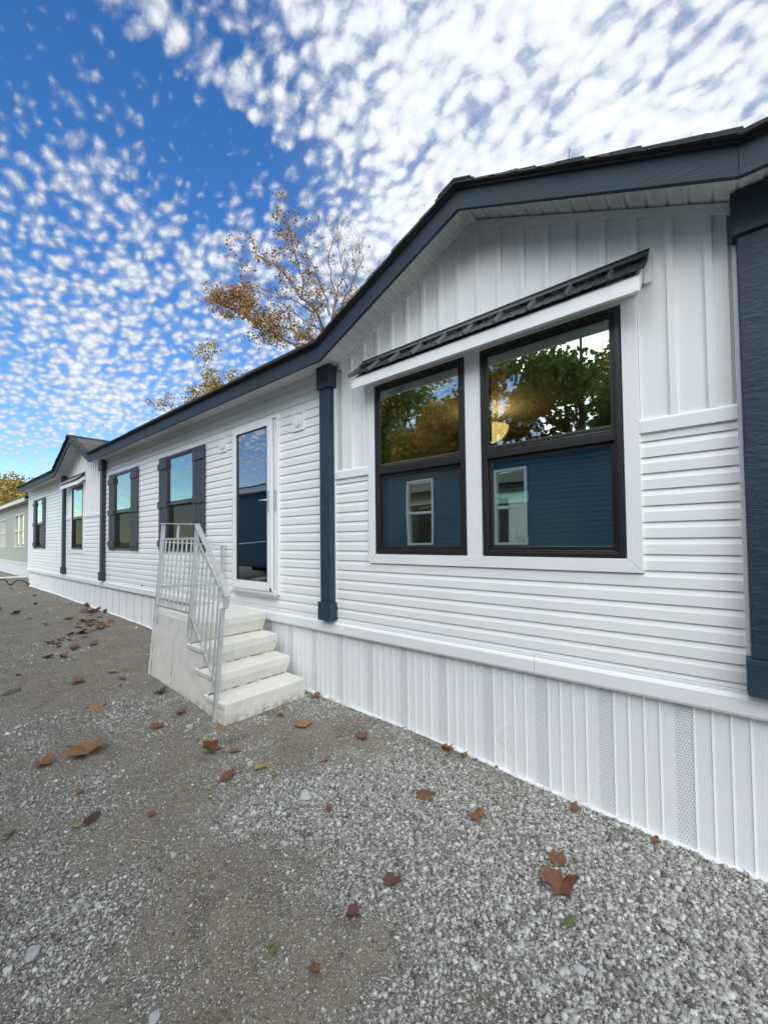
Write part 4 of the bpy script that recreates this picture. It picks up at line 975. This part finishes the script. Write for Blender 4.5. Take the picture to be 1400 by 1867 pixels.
LC = dict(orange=leaf_mat('leaf_orange', (.20, .095, .032), (.33, .18, .07)), brown=leaf_mat('leaf_brown', (.15, .070, .034), (.24, .13, .06)), tan=leaf_mat('leaf_tan', (.25, .155, .065), (.33, .23, .11)),
          red=leaf_mat('leaf_red', (.165, .066, .036), (.24, .09, .05)), maroon=leaf_mat('leaf_maroon', (.11, .045, .040), (.14, .06, .05)), green=leaf_mat('leaf_green', (.10, .13, .032), (.2, .25, .06)),
          yellow=leaf_mat('leaf_yellow', (.27, .22, .07), (.4, .36, .12)), dark=leaf_mat('leaf_dark', (.055, .030, .020), (.09, .05, .03)), olive=leaf_mat('leaf_olive', (.105, .105, .045), (.16, .15, .07)), pink=leaf_mat('leaf_pink', (.25, .15, .11), (.33, .21, .15)))
def leaf_mesh(kind, curl, seed):
    r = random.Random(seed)
    if kind == 'maple':
        tips = [(0, .5), (26, .36), (50, .52), (78, .36), (100, .47), (130, .33), (155, .34), (180, .14)]
        out = []
        for i, (a, rr) in enumerate(tips): out.append((a+r.uniform(-4, 4), rr*r.uniform(.85, 1.12)))
        full = out + [(-a+r.uniform(-3, 3), rr*r.uniform(.88, 1.1)) for a, rr in reversed(out[1:-1])]
        dense = []
        for i in range(len(full)):
            a0, r0 = full[i]; a1, r1 = full[(i+1) % len(full)]
            if i == len(full)-1: a1 += 0
            if a1 - a0 < -180: a1 += 360
            dense += [(a0, r0), ((a0+a1)/2, (r0+r1)/2*r.uniform(.86, 1.06))]
        ring = [(math.radians(a), rr) for a, rr in dense]
    else:
        ring = [(2*math.pi*i/16, .5/math.sqrt(math.cos(2*math.pi*i/16)**2 + (math.sin(2*math.pi*i/16)/.42)**2)) for i in range(16)]
    def z(x, y): return curl*(abs(y)*.75 + .55*x*x + .25*math.sin(7*x+seed)*y) + .02*math.sin(11*x+3*y+seed)
    v = [(0, 0, z(0, 0))]; n = len(ring); f = []
    for q in (.4, .72, 1.):
        for a, rr in ring: x, y = math.cos(a)*rr*q, math.sin(a)*rr*q; v.append((x, y, z(x, y)))
    for i in range(n): f.append((0, 1+i, 1+(i+1) % n))
    for k in range(2):
        for i in range(n): a = 1+k*n; f.append((a+i, a+n+i, a+n+(i+1) % n, a+(i+1) % n))
    # stalk
    o = len(v); pts = [(-.06, 0), (-.28, .015), (-.52, .05)]
    for x, y in pts: v += [(x, y-.008, z(max(x, -.1), y)+.004), (x, y+.008, z(max(x, -.1), y)+.004)]
    f += [(o, o+2, o+3, o+1), (o+2, o+4, o+5, o+3)]
    me = bpy.data.meshes.new('fallen_leaf'); me.from_pydata(v, [], f); me.update(); me.polygons.foreach_set('use_smooth', [True]*len(f)); return me
LEAVES = [  # x, y, size, colour, kind, label
 (-3.60, -1.87, .25, 'orange', 'maple', 'largest curled orange brown leaf lying on the bare soil'), (-3.67, -2.11, .12, 'orange', 'maple', 'small orange leaf beside the largest curled leaf'),
 (-4.49, -1.60, .18, 'tan', 'maple', 'tan leaf on gravel out from the side of the steps'), (-5.40, -1.52, .14, 'brown', 'maple', 'lone brown leaf with upturned tip beyond the steps'),
 (-4.39, -1.06, .14, 'dark', 'maple', 'dark brown leaf tucked against the side of the steps'), (-3.78, -1.12, .11, 'brown', 'maple', 'brown leaf close to the side foot of the steps'),
 (-3.67, -1.37, .10, 'red', 'maple', 'red brown leaf on gravel near the railing foot'), (-3.28, -1.02, .14, 'tan', 'maple', 'tan leaf under the front corner of the bottom step'),
 (-2.96, -1.29, .15, 'red', 'maple', 'red brown leaf standing up on its points'), (-2.87, -1.13, .09, 'orange', 'maple', 'small tan orange leaf behind the upright red brown one'),
 (-2.59, -1.34, .12, 'red', 'oval', 'flat long red brown leaf next to a yellow tan one'), (-2.53, -1.12, .10, 'yellow', 'maple', 'yellow tan leaf touching a dark scrap'),
 (-2.56, -1.48, .045, 'yellow', 'oval', 'tiny yellow green leaf below the flat red brown one'), (-2.36, -1.13, .045, 'green', 'oval', 'tiny bright green leaf near the big pale stone'),
 (-2.81, -.53, .15, 'tan', 'maple', 'tan brown leaf on dark soil in front of the bottom step'), (-3.10, -.54, .08, 'dark', 'maple', 'small dark leaf just off the bottom step'),
 (-3.17, -.07, .10, 'brown', 'maple', 'brown leaf wedged between bottom step and skirting'), (-2.24, -.79, .08, 'pink', 'oval', 'pale pinkish leaf on the gravel before the skirting'),
 (-2.24, -.39, .13, 'red', 'maple', 'red brown five pointed leaf on damp soil by the skirting'), (-1.84, -1.12, .055, 'red', 'maple', 'small red brown leaf right of the big pale stone'),
 (-1.99, -.95, .045, 'brown', 'oval', 'tiny brown leaf above the big pale stone'), (-1.50, -.62, .15, 'brown', 'maple', 'brown leaf with one golden lobe on gravel'),
 (-1.15, -.56, .12, 'orange', 'maple', 'three lobed orange leaf lying on pale gravel'), (-1.65, -.09, .12, 'orange', 'maple', 'orange brown leaf against the skirting track'),
 (-1.51, -.06, .06, 'tan', 'maple', 'small tan leaf beside the orange one at the skirting track'), (-.73, -.10, .07, 'brown', 'maple', 'small brown leaf on coarse gravel near the skirting'),
 (-.32, -.06, .06, 'brown', 'oval', 'small rounded brown leaf touching the skirting track near the end post'), (-.69, -.57, .10, 'brown', 'maple', 'brown leaf above the large jagged red brown one'),
 (-.63, -.71, .165, 'red', 'maple', 'large jagged red brown leaf on coarse gravel'), (-.55, -.86, .08, 'green', 'oval', 'pointed green leaf below the large jagged one'),
 (-1.26, -1.22, .09, 'maroon', 'maple', 'dull purple red leaf on fine gravel'), (-1.28, -1.47, .08, 'maroon', 'maple', 'dark maroon square leaf on brown soil'),
 (-1.25, -1.73, .055, 'brown', 'maple', 'small curled brown leaf on bare soil'), (-1.43, -1.79, .045, 'green', 'maple', 'olive green leaf on bare soil'),
 (-2.80, -2.12, .05, 'yellow', 'oval', 'small yellow green leaf beside a dark curled one'), (-2.97, -2.37, .065, 'green', 'oval', 'small green leaf on pale gravel'),
 (-2.79, -2.05, .10, 'dark', 'oval', 'dark curled leaf on bare soil'), (-2.59, -1.81, .05, 'red', 'maple', 'tiny rust leaf alone on bare soil'), (-3.10, -2.03, .05, 'orange', 'maple', 'tiny orange leaf on the bare soil'),
 (-5.47, -1.17, .13, 'yellow', 'oval', 'yellowish leaf near the back of the steps'), (-5.14, -1.18, .10, 'brown', 'maple', 'light brown leaf at the back corner of the steps'),
 (-6.81, -1.52, .15, 'tan', 'maple', 'long faded tan leaf on fine gravel'), (-6.68, -1.38, .13, 'red', 'maple', 'faded reddish leaf overlapping gravel by the faded tan one'), (-5.61, -2.02, .20, 'olive', 'oval', 'long olive leaf with a dark curled end'),
 (-10.82, -1.26, .2, 'red', 'maple', 'rusty leaf far along the lane'), (-9.21, -1.10, .1, 'green', 'maple', 'small bright green leaf on soil far along the lane'),
 (-17.0, -.10, .2, 'tan', 'maple', 'tan leaf leaning on the far corner of the skirting'), (-10.76, -.10, .14, 'brown', 'maple', 'brown leaf propped against the skirting below the far gable'), (-9.61, -.08, .11, 'dark', 'maple', 'dark leaf propped upright on the skirting track')]
def put_leaf(i, x, y, s, c, kind, label, group=None, lift=0.):
    me = leaf_mesh(kind, random.choice([.25, .5, .8, 1.1, -.4]), i); me.materials.append(LC[c]); o = bpy.data.objects.new('fallen_leaf', me); COL.objects.link(o)
    s *= 1.12; o.scale = (s, s, s*.8); tilt = .14
    o.rotation_euler = (random.gauss(0, tilt), random.gauss(0, tilt), random.uniform(0, 6.28)); o.location = (x, y, float(ground_z(x, y))+.012+s*.035+lift)
    if 'leaning' in label or 'propped' in label or 'standing' in label: o.rotation_euler.x = random.choice([-1, 1])*1.0; o.location.z += s*.22
    tag(o, label, 'leaf', group)
for i, l in enumerate(LEAVES): put_leaf(i, *l, group='fallen leaves')
for i in range(46):
    f = random.random(); x = -10.2+3.1*f+random.gauss(0, .25); y = -.22-.95*f**1.4+random.gauss(0, .16)
    if y > -.08: y = -.1
    put_leaf(100+i, x, y, random.uniform(.09, .17), random.choice(['red', 'brown', 'red', 'dark', 'orange']), 'maple', 'red brown leaf in the drift of leaves by the skirting beyond the steps', 'drift of red brown leaves')
for i in range(24):
    x = random.uniform(-17, -6); y = random.uniform(-2.6, -.2)
    put_leaf(200+i, x, y, random.uniform(.07, .14), random.choice(['brown', 'dark', 'dark', 'tan']), 'maple', 'small dull leaf strewn on the lane soil beyond the steps', 'leaves strewn along the lane')
STONE = mat('pale_stone', (.42, .43, .43), .85, .15, 30., .6, (90, 90, 90))
STONES = [(-2.04, -1.12, .085, 'largest pale angular stone on the gravel'), (-1.83, -1.44, .042, 'white flat stone beside a damp soil patch'), (-2.62, -1.15, .052, 'rounded pale stone next to the yellow tan leaf'), (-3.49, -1.18, .056, 'pale stone on gravel near the railing foot'),
          (-.47, -1.04, .045, 'grey stone on coarse gravel under the green leaf'), (-2.05, -1.45, .032, 'small pale stone alone on bare soil'), (-2.20, -1.85, .034, 'pale pebble on brown soil before the gravel'), (-1.55, -2.19, .045, 'light square stone on fine gravel'), (-2.12, -2.42, .06, 'broad grey stone in pale gravel')]
for i, (x, y, s, lab) in enumerate(STONES):
    bm = bmesh.new(); bmesh.ops.create_icosphere(bm, subdivisions=2, radius=.5); r = random.Random(i)
    pl_ = [(Vector((r.gauss(0, 1), r.gauss(0, 1), r.gauss(0, 1))).normalized(), r.uniform(.27, .40)) for _ in range(9)]
    for v_ in bm.verts:
        for n_, d_ in pl_:
            k = v_.co.dot(n_)-d_
            if k > 0: v_.co -= n_*k*.92
        v_.co.x *= 1.25; v_.co.z *= .7
    me = bpy.data.meshes.new('stone'); bm.to_mesh(me); bm.free(); me.materials.append(STONE); o = bpy.data.objects.new('stone', me); COL.objects.link(o)
    o.scale = (s, s, s); o.rotation_euler = (0, 0, r.uniform(0, 6)); o.location = (x, y, float(ground_z(x, y))+s*.16); tag(o, lab, 'stone', 'larger stones on the gravel')
STRAW = mat('straw', (.45, .36, .2), .8, .1)
for (x, y, a, l, lab) in ((-2.42, -1.93, .5, .11, 'dry straw stalk on bare soil'), (-1.63, -1.32, 1.4, .07, 'short dry straw stalk on pale gravel')):
    mb = MB(); z = float(ground_z(x, y))+.012; dx, dy = math.cos(a)*l/2, math.sin(a)*l/2
    mb.tube([(-dx, -dy, 0), (0, 0, .006), (dx, dy, .002)], .0022, 5); o = mb.build('straw_stalk', STRAW); o.location = (x, y, z); tag(o, lab, 'straw')
mb = MB(); zc = lambda x, y: float(ground_z(x, y))
pts = [(-17.95, .05), (-18.3, -.25), (-18.8, -.35), (-19.4, -.30), (-19.0, -.62), (-18.5, -.72), (-18.9, -.95), (-19.6, -1.0)]
fine = []
for i in range(len(pts)-1):
    for j in range(4): t = j/4; fine.append((pts[i][0]*(1-t)+pts[i+1][0]*t, pts[i][1]*(1-t)+pts[i+1][1]*t))
hh = [.02+.16*max(0, math.sin(i*.55)) for i in range(len(fine))]
mb.tube([(x+18.8, y+.4, zc(x, y)+h-.32) for (x, y), h in zip(fine, hh)], .018, 6); o = mb.build('cable', RUBBER, smooth=True); o.location = (-18.8, -.4, .32); tag(o, 'black cable looped on the ground past the far corner of the white home', 'cable')
mb = MB(); mb.bar((-22.4, -.9, .37), (-21.9, .58, .37), .10, .05); o = mb.build('white_board', TRIMW, bevel=.004); tag(o, 'white board lying on the ground before the beige home', 'board')
mb = MB(); mb.tube([(-.62, -.28, 3.86), (-.622, -.30, 3.93), (-.612, -.31, 3.985)], [.004, .003, .002], 5); o = mb.build('twig', BARKD); tag(o, 'thin twig sticking up from the near gable roof edge', 'twig')
